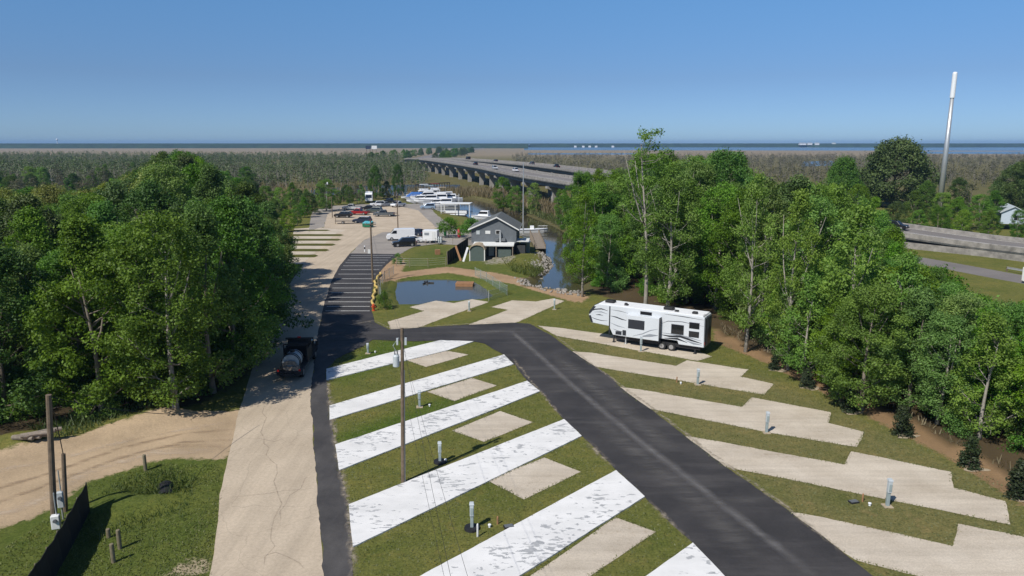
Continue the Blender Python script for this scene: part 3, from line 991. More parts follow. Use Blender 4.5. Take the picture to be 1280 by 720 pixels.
def proto_tree(name, seed, H, R_, cb, n, cr, per, size, leaf, bark, limbs=16, r0=None, lobes=5, shape='round', flat=0.8, top=0.8, lean=0.0, up=0.5):
    rng = np.random.RandomState(seed)
    lob = [(rng.uniform(0, 6.28), rng.uniform(0.2, 0.9), rng.uniform(0.75, 1.25)) for _ in range(lobes)]
    cl = []
    while len(cl) < n:
        t = rng.uniform(0, 1)
        if shape == 'round':
            w = math.sin(math.pi * (0.12 + 0.83 * t)) ** 0.7
        elif shape == 'tall':
            w = (0.55 + 0.6 * math.sin(math.pi * min(1, t * 1.2))) * (1 - t) ** 0.35
        elif shape == 'cone':
            w = (1 - t) ** 0.8 + 0.05
        elif shape == 'wide':
            w = (1 - t ** 2.2) ** 0.55
        else:
            w = 0.35 + 0.65 * rng.uniform()
        a = rng.uniform(0, 6.28)
        k = 1.0
        for la, lt, lk in lob:
            dd = abs((a - la + math.pi) % 6.2832 - math.pi)
            if dd < 0.8 and abs(t - lt) < 0.35:
                k = lk
        rad = R_ * w * k * rng.uniform(0.35, 1.0) ** 0.6
        z = H * (cb + (1 - cb) * t) - cr * 0.5
        cl.append((rad * math.cos(a), rad * math.sin(a), z, cr * rng.uniform(0.65, 1.25), flat))
    cl = np.array(cl)
    root = thing(name, 'tree', 'tree', (0, 0, -50))
    root['H'] = H
    mesh_obj('trunk', trunk_mesh(H, r0 or H * 0.016, cl, rng, limbs, top, lean, cb), bark, root, smooth=True)
    Vv, Fc, T = crown_mesh(cl, per, size, rng, up)
    np_obj('crown', Vv, Fc, leaf, root, tint=T)
    del root['H']
    return root

PROTO = {}
USED = {}
def reg(k, root, H):
    PROTO.setdefault(k, []).append((root, H))
for s in range(4):
    reg('mid', proto_tree('broadleaf_tree', 11 + s, 15, 4.3, 0.12, 175, 0.76, 300, 0.215, M['leaf_mid'], M['bark'], 20, shape='tall' if s % 2 else 'round', lobes=7), 15)
for s in range(2):
    reg('light', proto_tree('broadleaf_tree', 31 + s, 15, 4.0, 0.13, 150, 0.72, 290, 0.215, M['leaf_light'], M['bark_pale'], 18), 15)
for s in range(2):
    reg('dark', proto_tree('oak_tree', 41 + s, 13, 4.4, 0.10, 165, 0.78, 290, 0.215, M['leaf_dark'], M['bark_dark'], 14, shape='wide'), 13)
reg('yellow', proto_tree('willow_tree', 51, 11, 4.4, 0.12, 90, 1.1, 240, 0.23, M['leaf_yellow'], M['bark'], 14, shape='wide'), 11)
for s in range(2):
    reg('tall', proto_tree('tall_tree', 61 + s, 18, 3.9, 0.2, 120, 0.74, 250, 0.22, M['leaf_light'], M['bark_pale'], 30, r0=0.24, shape='tall', top=0.88), 18)
for s in range(2):
    reg('slim', proto_tree('slender_tree', 71 + s, 11, 2.4, 0.12, 84, 0.6, 310, 0.19, M['leaf_light'], M['bark_pale'], 16, shape='tall'), 11)
for s in range(2):
    reg('grey', proto_tree('bare_tree', 81 + s, 12, 2.6, 0.3, 34, 0.9, 34, 0.4, M['leaf_grey'], M['twig'], 34, r0=0.16, shape='tall', top=0.92), 12)
for s in range(2):
    reg('bush', proto_tree('bush', 91 + s, 3.6, 1.9, 0.02, 34, 0.65, 330, 0.18, M['leaf_mid'], M['bark_dark'], 8, shape='wide'), 3.6)
reg('lead', proto_tree('tall_tree', 68, 22, 3.3, 0.5, 50, 0.8, 210, 0.24, M['leaf_light'], M['bark_pale'], 30, r0=0.27, shape='round', top=0.92, up=0.3), 22)
reg('oak', proto_tree('oak_tree', 95, 16, 9.0, 0.16, 150, 1.9, 70, 0.5, M['leaf_dark'], M['bark_dark'], 26, r0=0.5, shape='wide'), 16)
reg('myrtle', proto_tree('street_tree', 97, 5.0, 2.5, 0.4, 34, 0.8, 170, 0.26, M['leaf_mid'], M['bark'], 12, r0=0.12, shape='wide'), 5.0)
reg('cone', proto_tree('young_evergreen', 98, 2.1, 0.62, 0.03, 44, 0.27, 900, 0.13, M['pine'], M['bark_dark'], 6, r0=0.04, shape='cone'), 2.1)

trng = random.Random(77)
def plant(k, x, y, H, label, group=None, fat=1.0, cat='tree', rot=None, v=None):
    lst = PROTO[k]
    i = trng.randrange(len(lst)) if v is None else v
    root, h0 = lst[i]
    s = H / h0
    w = s ** 0.75 * fat
    rot = trng.uniform(0, 6.28) if rot is None else rot
    loc = (x, y, 0)
    if (k, i) not in USED:
        USED[(k, i)] = root
        root.location, root.rotation_euler, root.scale = loc, (0, 0, rot), (w, w, s)
        root['label'], root['category'] = label, cat
        if group:
            root['group'] = group
        return root
    r = dup(root, loc, rot, label, None, (w, w, s), cat)
    if group:
        r['group'] = group
    elif 'group' in r:
        del r['group']
    return r

TOPX = [0, 60, 100, 150, 190, 215, 235, 262, 285, 305, 330, 360, 383, 392, 400]
TOPY = [240, 234, 240, 216, 194, 188, 186, 190, 204, 220, 224, 240, 262, 330, 400]
TRX = [680, 700, 735, 770, 800, 860, 895, 930, 955, 975, 1000, 1040, 1075, 1110, 1150, 1170, 1190, 1205, 1235, 1285]
TRY = [240, 218, 208, 212, 196, 198, 188, 194, 215, 230, 229, 224, 236, 262, 298, 326, 330, 340, 366, 376]
def allow(x, y, right, rad):
    """tallest height at (x, y) that stays under the skyline profile"""
    t = y / CS
    best = 99
    for dx in (-0.7, 0, 0.7):
        px = 640 + F * (x + dx * rad) / (y * CS + CAMZ * 0.6 * SN)
        ty = np.interp(px, TRX if right else TOPX, TRY if right else TOPY)
        b = (ty - 360) / F
        z = CAMZ - (SN + b * CS) / (CS - b * SN) * y
        best = min(best, z)
    return best

def scatter(poly, dmin, n, seed, keep=None):
    rng = random.Random(seed)
    xs_, ys_ = [p[0] for p in poly], [p[1] for p in poly]
    pts = []
    for _ in range(n):
        x, y = rng.uniform(min(xs_), max(xs_)), rng.uniform(min(ys_), max(ys_))
        if keep and not keep(x, y):
            continue
        if all((x - a) ** 2 + (y - b) ** 2 > dmin * dmin for a, b in pts):
            pts.append((x, y))
    if not pts:
        return []
    A = np.array(pts)
    d = sdf(poly, A[:, 0], A[:, 1], True)
    return [(x, y, q) for (x, y), q in zip(pts, d) if q > 0.4]

NAMES = {'mid': 'mid green broadleaf tree', 'light': 'bright green broadleaf tree', 'dark': 'dark green broadleaf tree', 'yellow': 'yellow green willowy tree', 'tall': 'tall pale trunked tree',
         'slim': 'slender light green tree', 'grey': 'grey nearly leafless tree'}
# the dense wood left of the road
def inview(x, y):
    return abs(x) < 0.78 * y + 8
LW = scatter([(-115, 37), (-50, 43), (-35, 47.5), (-28, 52.5), (-26, 54), (-26.5, 62), (-28.4, 75), (-32.5, 95), (-38.5, 106), (-50, 118), (-56, 135), (-68, 170), (-80, 200), (-115, 200)], 4.7, 6000, 5, inview)
LW.sort(key=lambda t: t[1])
for x, y, d in LW:
    k = trng.choices(['mid', 'light', 'dark', 'yellow', 'grey'], [5.4, 0.9, 2.6, 0.2, 0.35])[0] if y > 58 or x > -30 else trng.choices(['mid', 'dark'], [1, 1])[0]
    if -95 < x < -62 and 85 < y < 130 and trng.random() < 0.75:
        k = 'yellow'
    al = allow(x, y, False, 3.5)
    h = trng.uniform(10.5, 13.5) if y < 66 and x < -32 else trng.uniform(12, 15)
    if y > 80 and al > 13:
        h = trng.uniform(0.76, 1.05) * min(al, 19.5)
    h = min(h, al * trng.uniform(.94, 1.06))
    if h < 4.5:
        continue
    where = 'at the edge of the wood overhanging the concrete road' if x > -36 and d < 5 else ('at the front of the wood above the sandy track' if y < 62 else 'packed inside the dense wood beside the concrete road')
    gr = 'trees overhanging the concrete road' if x > -36 and d < 5 else ('trees above the sandy track' if y < 62 else 'trees inside the dense wood')
    plant(k, x, y, h, NAMES[k] + ' ' + where, gr + ': ' + NAMES[k])
for x, y, d in scatter([(-80, 39), (-50, 42.5), (-35, 47), (-27, 52), (-24.4, 56), (-26.3, 75), (-30, 95), (-33, 92), (-29, 60), (-45, 52), (-80, 46)], 2.6, 900, 6, inview):
    plant('bush', x, y, trng.uniform(2.2, 4.2), 'leafy bush filling the shaded foot of the wood beside the track', 'bushes at the foot of the left wood', cat='bush')

# the wood behind the gravel pads
FR2 = [(p.x + 1.8, p.y + 3.0) for p in FOREST_R] + [(37, 38), (44, 44), (46, 60), (60, 80), (64, 112), (60, 138), (44, 168), (22, 180), (13, 150), (9.5, 115)]
RW = scatter(FR2, 4.1, 6000, 8, inview)
for x, y, d in RW:
    px = 640 + F * x / y
    k = trng.choices(['mid', 'light', 'dark', 'tall', 'slim', 'grey'], [3.2, 2.6, 0.9, 1.6, 0.8, 0.5])[0]
    if px > 1080:
        k = trng.choices(['slim', 'light', 'yellow', 'mid'], [3, 2, 0, 1])[0]
    al = allow(x, y, True, 3.0)
    h = trng.uniform(0.74, 1.06) * min(al, 19.0) if al < 21 else trng.uniform(14, 18.5)
    if d < 3 and trng.random() < 0.5:
        h *= 0.62
    if h < 3.2:
        continue
    if h < 5:
        k = 'bush'
    ff = min(1.0, max(0.72, h / 11)) if k != 'bush' else 1
    if k == 'bush':
        plant(k, x, y, h, 'low leafy bush between the wood and the frontage road', 'bushes by the frontage road', cat='bush')
    else:
        near_e = d < 5 and y < 105
        plant(k, x, y, h, NAMES[k] + (' at the edge of the wood behind the gravel pads' if near_e else ' deep in the wood between gravel pads and highway'),
              ('edge of the right wood: ' if near_e else 'inside the right wood: ') + NAMES[k], fat=ff)
for x, y, d in scatter([(25, 52), (29, 48), (34, 43), (40, 38), (50, 46), (52, 60), (58, 80), (46, 84), (22, 62)], 2.4, 4000, 10, inview):
    al = allow(x, y, True, 2.0)
    if al < 2.6 or d < 0.5:
        continue
    if al < 6.5:
        plant('bush', x, y, al * trng.uniform(.8, 1.05), 'leafy bush in the young thicket below the frontage road', 'bushes of the young thicket', cat='bush')
        continue
    k = trng.choice(['slim', 'slim', 'light', 'mid'])
    plant(k, x, y, min(al, 11) * trng.uniform(.7, 1), NAMES[k] + ' in the young thicket at the near end of the wood', 'young thicket of the right wood: ' + NAMES[k])
for x, y, d in scatter(FR2, 2.2, 1500, 9, inview):
    if d < 5 and allow(x, y, True, 1) > 4:
        plant('bush', x, y, trng.uniform(1.8, 3.6), 'leafy undergrowth bush at the foot of the wood behind the pads', 'undergrowth of the right wood', cat='bush')

# trees one can tell apart
def at_px(k, bx, by, ty, label, fat=1.0, group=None, cat='tree', v=None, Y=None):
    p = P(bx, by) if Y is None else Vector((PD(bx, by, Y).x, Y, 0))
    b = (ty - 360) / F
    z = CAMZ - (SN + b * CS) / (CS - b * SN) * p.y
    return plant(k, p.x, p.y, z, label, group, fat, cat, v=v)
for j, (x, y, hh, k) in enumerate(((-24.4, 56, 15.2, 'mid'), (-24.6, 61.5, 15.4, 'mid'), (-25.6, 67, 15.0, 'dark'), (-26.6, 73, 14.5, 'mid'), (-28.8, 80, 12.0, 'mid'), (-30.6, 88, 11.2, 'light'), (-33.2, 98, 12.2, 'mid'), (-38.0, 106, 12.0, 'mid'))):
    plant(k, x, y, hh, NAMES[k] + ' at the edge of the wood overhanging the concrete road', 'trees overhanging the concrete road: ' + NAMES[k], 0.98)
at_px('lead', 806, 398, 160, 'tallest tree with an open crown rising above the horizon behind the camper', 1.0, v=0)
at_px('tall', 833, 401, 208, 'tree with thick pale trunk directly behind the white camper', 1.0, v=1)
at_px('tall', 985, 462, 236, 'pale straight trunked tree at the wood edge behind the second gravel pad', 0.8, v=0)
at_px('tall', 932, 440, 214, 'thin pale trunked tree at the wood edge just past the camper rear', 0.75, v=1)
at_px('slim', 988, 566 - 40, 300, 'slender tree leaning over the dirt strip behind the third gravel pad', 0.9, v=0) if False else None
at_px('tall', 728, 371, 232, 'white trunked tree at the end of the canal', 0.8, v=1)
at_px('slim', 1054, 486, 250, 'leaning tree with two pale stems behind the dirt strip', 1.0, v=1)
at_px('light', 221, 519, 262, 'bright vine covered tree at the corner of track and concrete road', 1.0, v=0)
for j, (bx, by, ty, k, fat, lab) in enumerate([
        (400, 258, 232, 'dark', 0.8, 'rounded dark tree at the left end of the row behind the lot'), (423, 256, 238, 'mid', 0.9, 'low green tree behind the black car in the sandy lot'),
        (437, 256, 233, 'mid', 0.8, 'green tree behind the silver pickup in the sandy lot'), (452, 253, 230, 'mid', 0.8, 'green tree left of the white motor home'),
        (470, 249, 207, 'dark', 0.7, 'tall dark tree standing beside the white motor home'), (484, 248, 226, 'dark', 0.75, 'dark tree between the motor home and the marina'),
        (498, 243, 205, 'dark', 0.62, 'dark upright tree left of the viaduct end'), (384, 262, 236, 'mid', 0.9, 'green tree beside the bend of the grey loop drive'),
        (410, 252, 226, 'grey', 1.0, 'thin grey tree rising behind the row of lot trees'), (443, 246, 222, 'grey', 1.0, 'thin grey tree above the silver pickup'),
        (629, 264, 221, 'mid', 1.0, 'bushy green tree under the near viaduct across the canal'), (645, 266, 232, 'mid', 0.9, 'lower green tree beside the tall mast by the house'),
        (668, 266, 228, 'light', 0.9, 'light green tree in front of the viaduct pier'), (702, 285, 236, 'light', 0.8, 'light green tree on the canal bank below the viaduct'),
        (716, 296, 262, 'light', 0.8, 'small light green tree on the canal bank by the wood')]):
    at_px(k, bx, by, ty, lab, fat)
for bx, by, ty, k, fat in ((300, 268, 222, 'mid', 1), (318, 262, 226, 'dark', 1), (334, 270, 232, 'mid', 1), (350, 264, 234, 'light', 1), (364, 268, 240, 'mid', 1), (374, 260, 236, 'dark', .9), (342, 255, 224, 'grey', 1.1), (312, 252, 214, 'mid', 1), (366, 250, 228, 'mid', 1), (282, 262, 214, 'mid', 1.1), (262, 258, 206, 'mid', 1.1), (381, 272, 246, 'mid', .9), (372, 282, 256, 'light', .9), (360, 290, 262, 'mid', .9), (346, 284, 250, 'mid', 1), (326, 282, 244, 'dark', 1)):
    at_px(k, bx, by, ty, NAMES[k] + ' beside the pull in bays at the wood end', fat, 'trees beside the pull in bays: ' + NAMES[k])
at_px('myrtle', 561, 297, 272, 'multi stemmed street tree nearer the white trailer', 1.15)
at_px('myrtle', 590, 299, 273, 'multi stemmed street tree nearer the grey house', 1.2)
at_px('bush', 481, 386, 362, 'round dark green bush beside the pond', 0.62, cat='bush', v=0)
at_px('bush', 497, 330, 316, 'small grey green bush at the corner of the fenced lawn', 0.7, cat='bush', v=1)
at_px('oak', 1113, 258, 173, 'broad dark oak towering left of the white monopole mast', 1.0)
at_px('oak', 1052, 262, 196, 'dark rounded tree left of the broad oak', 0.62)
for j, (bx, ty, Y, k, fat) in enumerate([(1000, 236, 150, 'mid', 1), (1025, 232, 158, 'light', 1), (1075, 230, 165, 'mid', 1.0), (1095, 246, 150, 'mid', 1), (1122, 252, 160, 'dark', 1), (1145, 238, 175, 'mid', 1.2), (1160, 226, 195, 'dark', 1),
                                         (1180, 240, 172, 'light', 1.1), (1200, 246, 165, 'mid', 1.1), (1215, 226, 205, 'grey', 1.2), (1228, 243, 168, 'light', 1.2), (1200, 222, 215, 'dark', 1), (1245, 238, 172, 'mid', 1.1), (1250, 226, 210, 'mid', 1.1),
                                         (1290, 196, 190, 'dark', 1.3), (1268, 206, 200, 'dark', 1.2), (1275, 262, 150, 'light', 0.9), (1240, 262, 152, 'mid', 0.9), (1205, 262, 155, 'light', 0.9), (1175, 258, 158, 'mid', 0.9), (1150, 262, 155, 'light', 0.9), (1310, 240, 170, 'mid', 1.2)]):
    w = PD(bx, ty, Y)
    plant(k, w.x, Y, w.z, NAMES[k] + ' beyond the highway near the monopole mast', 'trees beyond the highway: ' + NAMES[k], fat)
for j, (x, y, sc) in enumerate([(1008, 484, 1.7), (1060, 514, 1.9), (1126, 543, 2.1), (1211, 584, 2.0), (1273, 621, 2.2), (968, 462, 1.4)]):
    p = P(x, y)
    plant('cone', p.x, p.y, sc, ['young evergreen opposite the end of the second gravel pad', 'young evergreen by the notch of the third gravel pad', 'young evergreen at the corner past the third gravel pad',
                                'young evergreen at the far end of the fourth gravel pad', 'young evergreen last in the row nearest the camera', 'smallest young evergreen below the pale straight trunk'][j],
          'young evergreens planted along the dirt strip', 1.15, 'evergreen')
    pts = []
    for a in range(18):
        an = a / 18 * 6.283
        rr = 0.55 * (1 + 0.25 * math.sin(3 * an + j)) + 0.12 * trng.uniform(-1, 1)
        pts.append((p.x + 0.25 + rr * 1.35 * math.cos(an), p.y - 0.25 + rr * 0.8 * math.sin(an)))
    sheet('sand_ring', pts, 0.014, M['mulch'], px=False)
# trees along the causeway and in the swamp
for j in range(46):
    y = 690 + 22 * j + trng.uniform(-6, 6)
    c = float(np.interp(y, [650, 760, 900, 1200, 1700], [-92, -113, -116, -124, -126]))
    s = -1 if j % 2 else 1
    k = trng.choice(['mid', 'dark', 'mid', 'dark'])
    plant(k, c + s * trng.uniform(19, 34) + (10 if s > 0 else 0), y, trng.uniform(10, 13.5), NAMES[k] + ' lining the causeway beyond the viaduct', 'trees lining the causeway: ' + NAMES[k], 1.25)
for j in range(150):
    y = trng.uniform(205, 430)
    x = trng.uniform(-0.76 * y, -0.14 * y - 12)
    if 270 < y < 350 and x > -110:
        continue
    k = trng.choices(['grey', 'mid', 'dark'], [5, 2.4, 1.6])[0]
    plant(k, x, y, trng.uniform(6.5, 12) * (0.9 if k == 'grey' else 0.85), NAMES[k] + ' standing in the swamp beyond the left wood', 'swamp trees: ' + NAMES[k], 1.1)

def woodland(name, n, region, leaf, trunkm, seed, hh=(7, 12), leaves=34, ls=0.9, lab=None):
    rng = np.random.RandomState(seed)
    Cs, Ns, Ts, TV, TF = [], [], [], [], []
    nv = 0
    c = 0
    while c < n:
        x, y = region(rng)
        if name != 'swamp_thicket' and math.sin(x * .043 + 2 * math.sin(y * .011)) + math.sin(y * .029 + x * .013) < rng.uniform(-2.2, .3):
            continue
        if name == 'swamp_thicket' and math.sin(x * .021 + 1) + math.sin(y * .017) + math.sin(x * .05 - y * .031) < 0.2:
            continue
        c += 1
        h = rng.uniform(*hh)
        k = leaves
        t = rng.uniform(0.25, 1, k)
        a = rng.uniform(0, 6.28, k)
        r = 2.0 * np.sin(np.pi * t * 0.9) ** 0.6 * rng.uniform(0.3, 1, k)
        Cs.append(np.stack([x + r * np.cos(a), y + r * np.sin(a), t * h], 1))
        Ns.append(unit(rng.normal(size=(k, 3)) + (0, 0, 0.4)))
        Ts.append(np.clip(rng.uniform(0.1, 0.9) + rng.normal(size=k) * 0.15, 0, 1))
        for q in range(5):
            w = 0.09 if q == 0 else 0.055
            ax, ay = (0, 0) if q == 0 else rng.normal(size=2) * 1.2
            z0 = 0 if q == 0 else h * rng.uniform(0.3, 0.6)
            z1 = h * (0.95 if q == 0 else rng.uniform(0.75, 1.05))
            b = [(x - w, y, z0), (x + w, y, z0), (x, y + w, z0), (x + ax, y + ay, z1)]
            TV += b
            TF += [(nv, nv + 1, nv + 3), (nv + 1, nv + 2, nv + 3), (nv + 2, nv, nv + 3)]
            nv += 4
    C, N, T = np.concatenate(Cs), np.concatenate(Ns), np.concatenate(Ts)
    Vv, Fc = leaf_quads(C, N, ls, rng, 0.8)
    o = kind(np_obj(name, Vv, Fc, leaf, tint=np.repeat(T, 4)), 'stuff', lab)
    b = kind(np_obj(name + '_stems', TV, TF, trunkm), 'stuff', 'bare grey stems of the swamp woodland')
    return o
def reg_left(rng):
    while True:
        y = 330 + 620 * rng.uniform() ** 1.2
        x = rng.uniform(-0.78 * y - 20, -20)
        lim = np.interp(y, [300, 400, 550, 650, 950], [-38, -45, -82, -104, -140])
        if x < lim:
            return x, y
def reg_right(rng):
    while True:
        y = 330 + 780 * rng.uniform()
        x = rng.uniform(0, 0.78 * y)
        if x > np.interp(y, [300, 400, 550, 760, 1100], [95, 62, 20, -50, -80]):
            return x, y
woodland('swamp_woodland', 3600, reg_left, M['swamp_leaf'], M['twig'], 1, (5, 11), 62, 0.62, 'grey green swamp woodland filling the marsh up to the tan flats')
woodland('swamp_thicket', 900, reg_left, M['swamp_green'], M['twig'], 6, (6, 11.5), 95, 0.66, 'darker green thickets scattered through the swamp woodland')
woodland('marsh_woodland', 2900, reg_right, M['leaf_grey'], M['twig'], 2, (3, 8), 34, 0.6, 'thin grey marsh woodland beyond the viaducts')

# distant forest canopy up to the horizon
def far_canopy(name, x0, x1, y0, seed, h0=17.5):
    rng = np.random.RandomState(seed)
    X = np.arange(x0, x1, 16.0)
    Yr = [y0]
    d = 14.0
    while Yr[-1] < 9300:
        Yr.append(Yr[-1] + d)
        d *= 1.18
    Yr = np.array(Yr)
    XX, YY = np.meshgrid(X, Yr)
    YY = YY + rng.uniform(-5, 5, XX.shape) * 1.0 + 90 * np.sin(XX * 0.0031 + seed) * (YY < 9000)
    ZZ = h0 + rng.uniform(-3.2, 1.2, XX.shape)
    ZZ[0] = -0.5
    ZZ[1] = h0 * rng.uniform(0.45, 0.85, len(X))
    I = np.arange(XX.size).reshape(XX.shape)
    Fc = np.stack([I[:-1, :-1], I[:-1, 1:], I[1:, 1:], I[1:, :-1]], -1).reshape(-1, 4)
    return kind(np_obj(name, np.stack([XX, YY, ZZ], -1).reshape(-1, 3), Fc, M['far_leaf']), 'stuff', 'dark forest band along the horizon')
far_canopy('distant_forest', -7600, 70, 2950, 4)
far_canopy('distant_forest', 90, 7600, 3700, 5)

# dry reeds and weeds
def blades(name, pts, hh, w, m, seed, lab, lean=0.25):
    rng = np.random.RandomState(seed)
    A = np.array(pts, float)
    n = len(A)
    h = rng.uniform(hh[0], hh[1], (n, 1))
    an = rng.uniform(0, 6.28, n)
    T = np.stack([np.cos(an), np.sin(an), np.zeros(n)], 1) * w * 0.5
    L = np.concatenate([rng.normal(size=(n, 2)) * lean * h, h], 1)
    z = A[:, 2:3] if A.shape[1] > 2 else np.zeros((n, 1))
    B = np.concatenate([A[:, :2], z], 1)
    Vv = np.stack([B - T, B + T, B + L + T * 0.3, B + L - T * 0.3], 1).reshape(-1, 3)
    return kind(np_obj(name, Vv, np.arange(4 * n).reshape(-1, 4), m, tint=np.repeat(rng.uniform(0, 1, n), 4)), 'stuff', lab)
def fill(px, n, seed, keep=None, world=False):
    W = px if world else [(P(*p).x, P(*p).y) for p in px]
    rng = np.random.RandomState(seed)
    A = np.array(W)
    Q = rng.uniform(A.min(0), A.max(0), (n, 2))
    d = sdf(W, Q[:, 0], Q[:, 1], True)
    return Q[d > 0]
reedpx = [(510, 248), (560, 252), (592, 245), (627, 252), (662, 264), (700, 277), (700, 262), (680, 246), (640, 240), (560, 238), (510, 240)]
Q = fill(reedpx, 14000, 3)
dd = sdf(CANAL, Q[:, 0], Q[:, 1])
blades('dry_reeds', Q[dd < -0.5], (1.4, 2.7), 0.32, M['reed'], 3, 'tan dry reeds between the marina and the viaduct')
Q = fill([(-60, 260), (350, 262), (520, 246), (480, 236), (300, 232), (-60, 232)], 4000, 4)
blades('dry_reeds', Q, (1.0, 2.2), 0.5, M['reed'], 4, 'tan reeds in the swamp behind the lot trees')
Q = fill([(640, 268), (670, 280), (698, 296), (715, 330), (728, 350), (745, 345), (722, 300), (705, 272), (660, 258)], 9000, 5)
dd = sdf(CANAL, Q[:, 0], Q[:, 1])
Q = Q[(dd < -0.3)]
blades('bank_weeds', Q, (0.4, 1.3), 0.3, M['weed'], 5, 'green and straw weeds on the far canal bank', 0.35)
Q = fill([(100, 640), (150, 600), (215, 585), (250, 600), (235, 650), (170, 690), (110, 690)], 5200, 6)
c0 = P(190, 620)
Q = Q[np.random.RandomState(1).uniform(size=len(Q)) < np.clip(1.15 - np.hypot(Q[:, 0] - c0.x + .5 * np.sin(Q[:, 1] * 1.7), (Q[:, 1] - c0.y) * 0.8) / 3.6 + .35 * np.sin(Q[:, 0] * 2.1) * np.cos(Q[:, 1] * 1.6), 0, .8)]
blades('ditch_weeds', Q, (0.08, 0.34), 0.05, M['weed'], 6, 'rank green weeds round the washed out hole', 0.5)
Q = fill([(60, 555), (150, 533), (215, 519), (225, 505), (140, 515), (40, 535)], 2600, 7)
blades('track_weeds', Q, (0.2, 0.7), 0.1, M['weed'], 7, 'weeds along the far side of the sandy track', 0.5)
Q = np.concatenate([fill([(900, 415), (985, 452), (1060, 488), (1140, 527), (1280, 603), (1290, 596), (1190, 548), (1060, 478), (900, 405)], 5200, 8)])
blades('straw_weeds', Q[::2], (0.15, 0.6), 0.10, M['reed'], 8, 'straw and dead leaves along the dirt strip', 0.6)

# tufts that roughen the turf and creep over the pad edges
NP_ = np.random.RandomState(42)
allp = [[(P(*p).x, P(*p).y) for p in q] for q in PADS + PATIO + LOTS]
edge = []
for poly in allp:
    for a_, b_ in zip(poly, poly[1:] + poly[:1]):
        L_ = math.hypot(b_[0] - a_[0], b_[1] - a_[1])
        yy = max(25, (a_[1] + b_[1]) / 2)
        if yy > 95:
            continue
        n_ = int(L_ * (34 if yy < 60 else 20))
        t_ = NP_.uniform(0, 1, n_)
        k_ = np.clip(np.sin(t_ * L_ * 1.1 + a_[0]) * .5 + .75, .15, 1)
        keep_ = NP_.uniform(size=n_) < k_
        nx, ny = (b_[1] - a_[1]) / L_, -(b_[0] - a_[0]) / L_
        o_ = NP_.normal(size=n_) * .07
        edge.append(np.stack([a_[0] + (b_[0] - a_[0]) * t_ + nx * o_, a_[1] + (b_[1] - a_[1]) * t_ + ny * o_], 1)[keep_])
Q = np.concatenate(edge)
blades('edge_grass', Q, (.03, .10), .06, M['turf'], 21, 'short grass creeping over the edges of the pads', .5)
Q = NP_.uniform((-17, 29), (36, 80), (90000, 2))
Q = Q[(np.abs(Q[:, 0]) < .78 * Q[:, 1]) & (NP_.uniform(size=len(Q)) < np.clip(1.35 - Q[:, 1] / 80, 0, 1))]
bad = np.zeros(len(Q), bool)
loop_px = [(395, 424), (430, 409), (486, 412), (560, 407), (640, 403), (690, 420), (762, 470), (812, 511), (905, 583), (990, 642), (1100, 728), (1120, 745), (925, 745), (868, 681), (771, 589), (728, 546), (676, 490), (643, 456), (606, 430), (550, 426), (468, 425)]
strip_px = [(258, 735), (297, 520), (340, 395), (396, 423), (468, 423), (420, 449), (408, 462), (418, 555), (440, 690), (440, 735)]
for poly in allp + [[(P(*p).x, P(*p).y) for p in loop_px], [(P(*p).x, P(*p).y) for p in strip_px]]:
    bad |= sdf(poly, Q[:, 0], Q[:, 1], True) > -.05
bad |= sdf(FR, Q[:, 0], Q[:, 1], True) > -1.0
Q = Q[~bad]
blades('turf_tufts', Q, (.02, .07), .08, M['turf'], 22, 'mown turf between the pads', .6)
Q = fill([(-60, 740), (0, 690), (60, 648), (112, 606), (150, 593), (200, 580), (278, 581), (262, 735)], 26000, 23)
blades('turf_tufts', Q[::2], (.03, .10), .06, M['corner'], 23, 'longer grass in the corner below the track', .6)

# ------------------------------------------------------------------ the camper on its pad
def plate(bm, pts, y, th=0.012):
    """flat graphic or pane on a side wall facing +y; points are (x, z)"""
    a = [bm.verts.new((x, y, z)) for x, z in pts]
    b = [bm.verts.new((x, y + th, z)) for x, z in pts]
    n = len(pts)
    for i in range(n):
        bm.faces.new((a[i], a[(i + 1) % n], b[(i + 1) % n], b[i]))
    bm.faces.new(a[::-1])
    bm.faces.new(b)
    bmesh.ops.recalc_face_normals(bm, faces=bm.faces[:])

def ribbon(bm, pts, w, y, th=0.01):
    """tapering swoosh along (x, z) points"""
    up, dn = [], []
    n = len(pts)
    for i, (x, z) in enumerate(pts):
        a, b = Vector(pts[max(0, i - 1)]), Vector(pts[min(n - 1, i + 1)])
        d = (b - a).normalized()
        nn = Vector((-d.y, d.x))
        k = w * math.sin(math.pi * (0.06 + 0.88 * i / (n - 1))) * 0.5
        up.append((x + nn.x * k, z + nn.y * k))
        dn.append((x - nn.x * k, z - nn.y * k))
    plate(bm, up + dn[::-1], y, th)

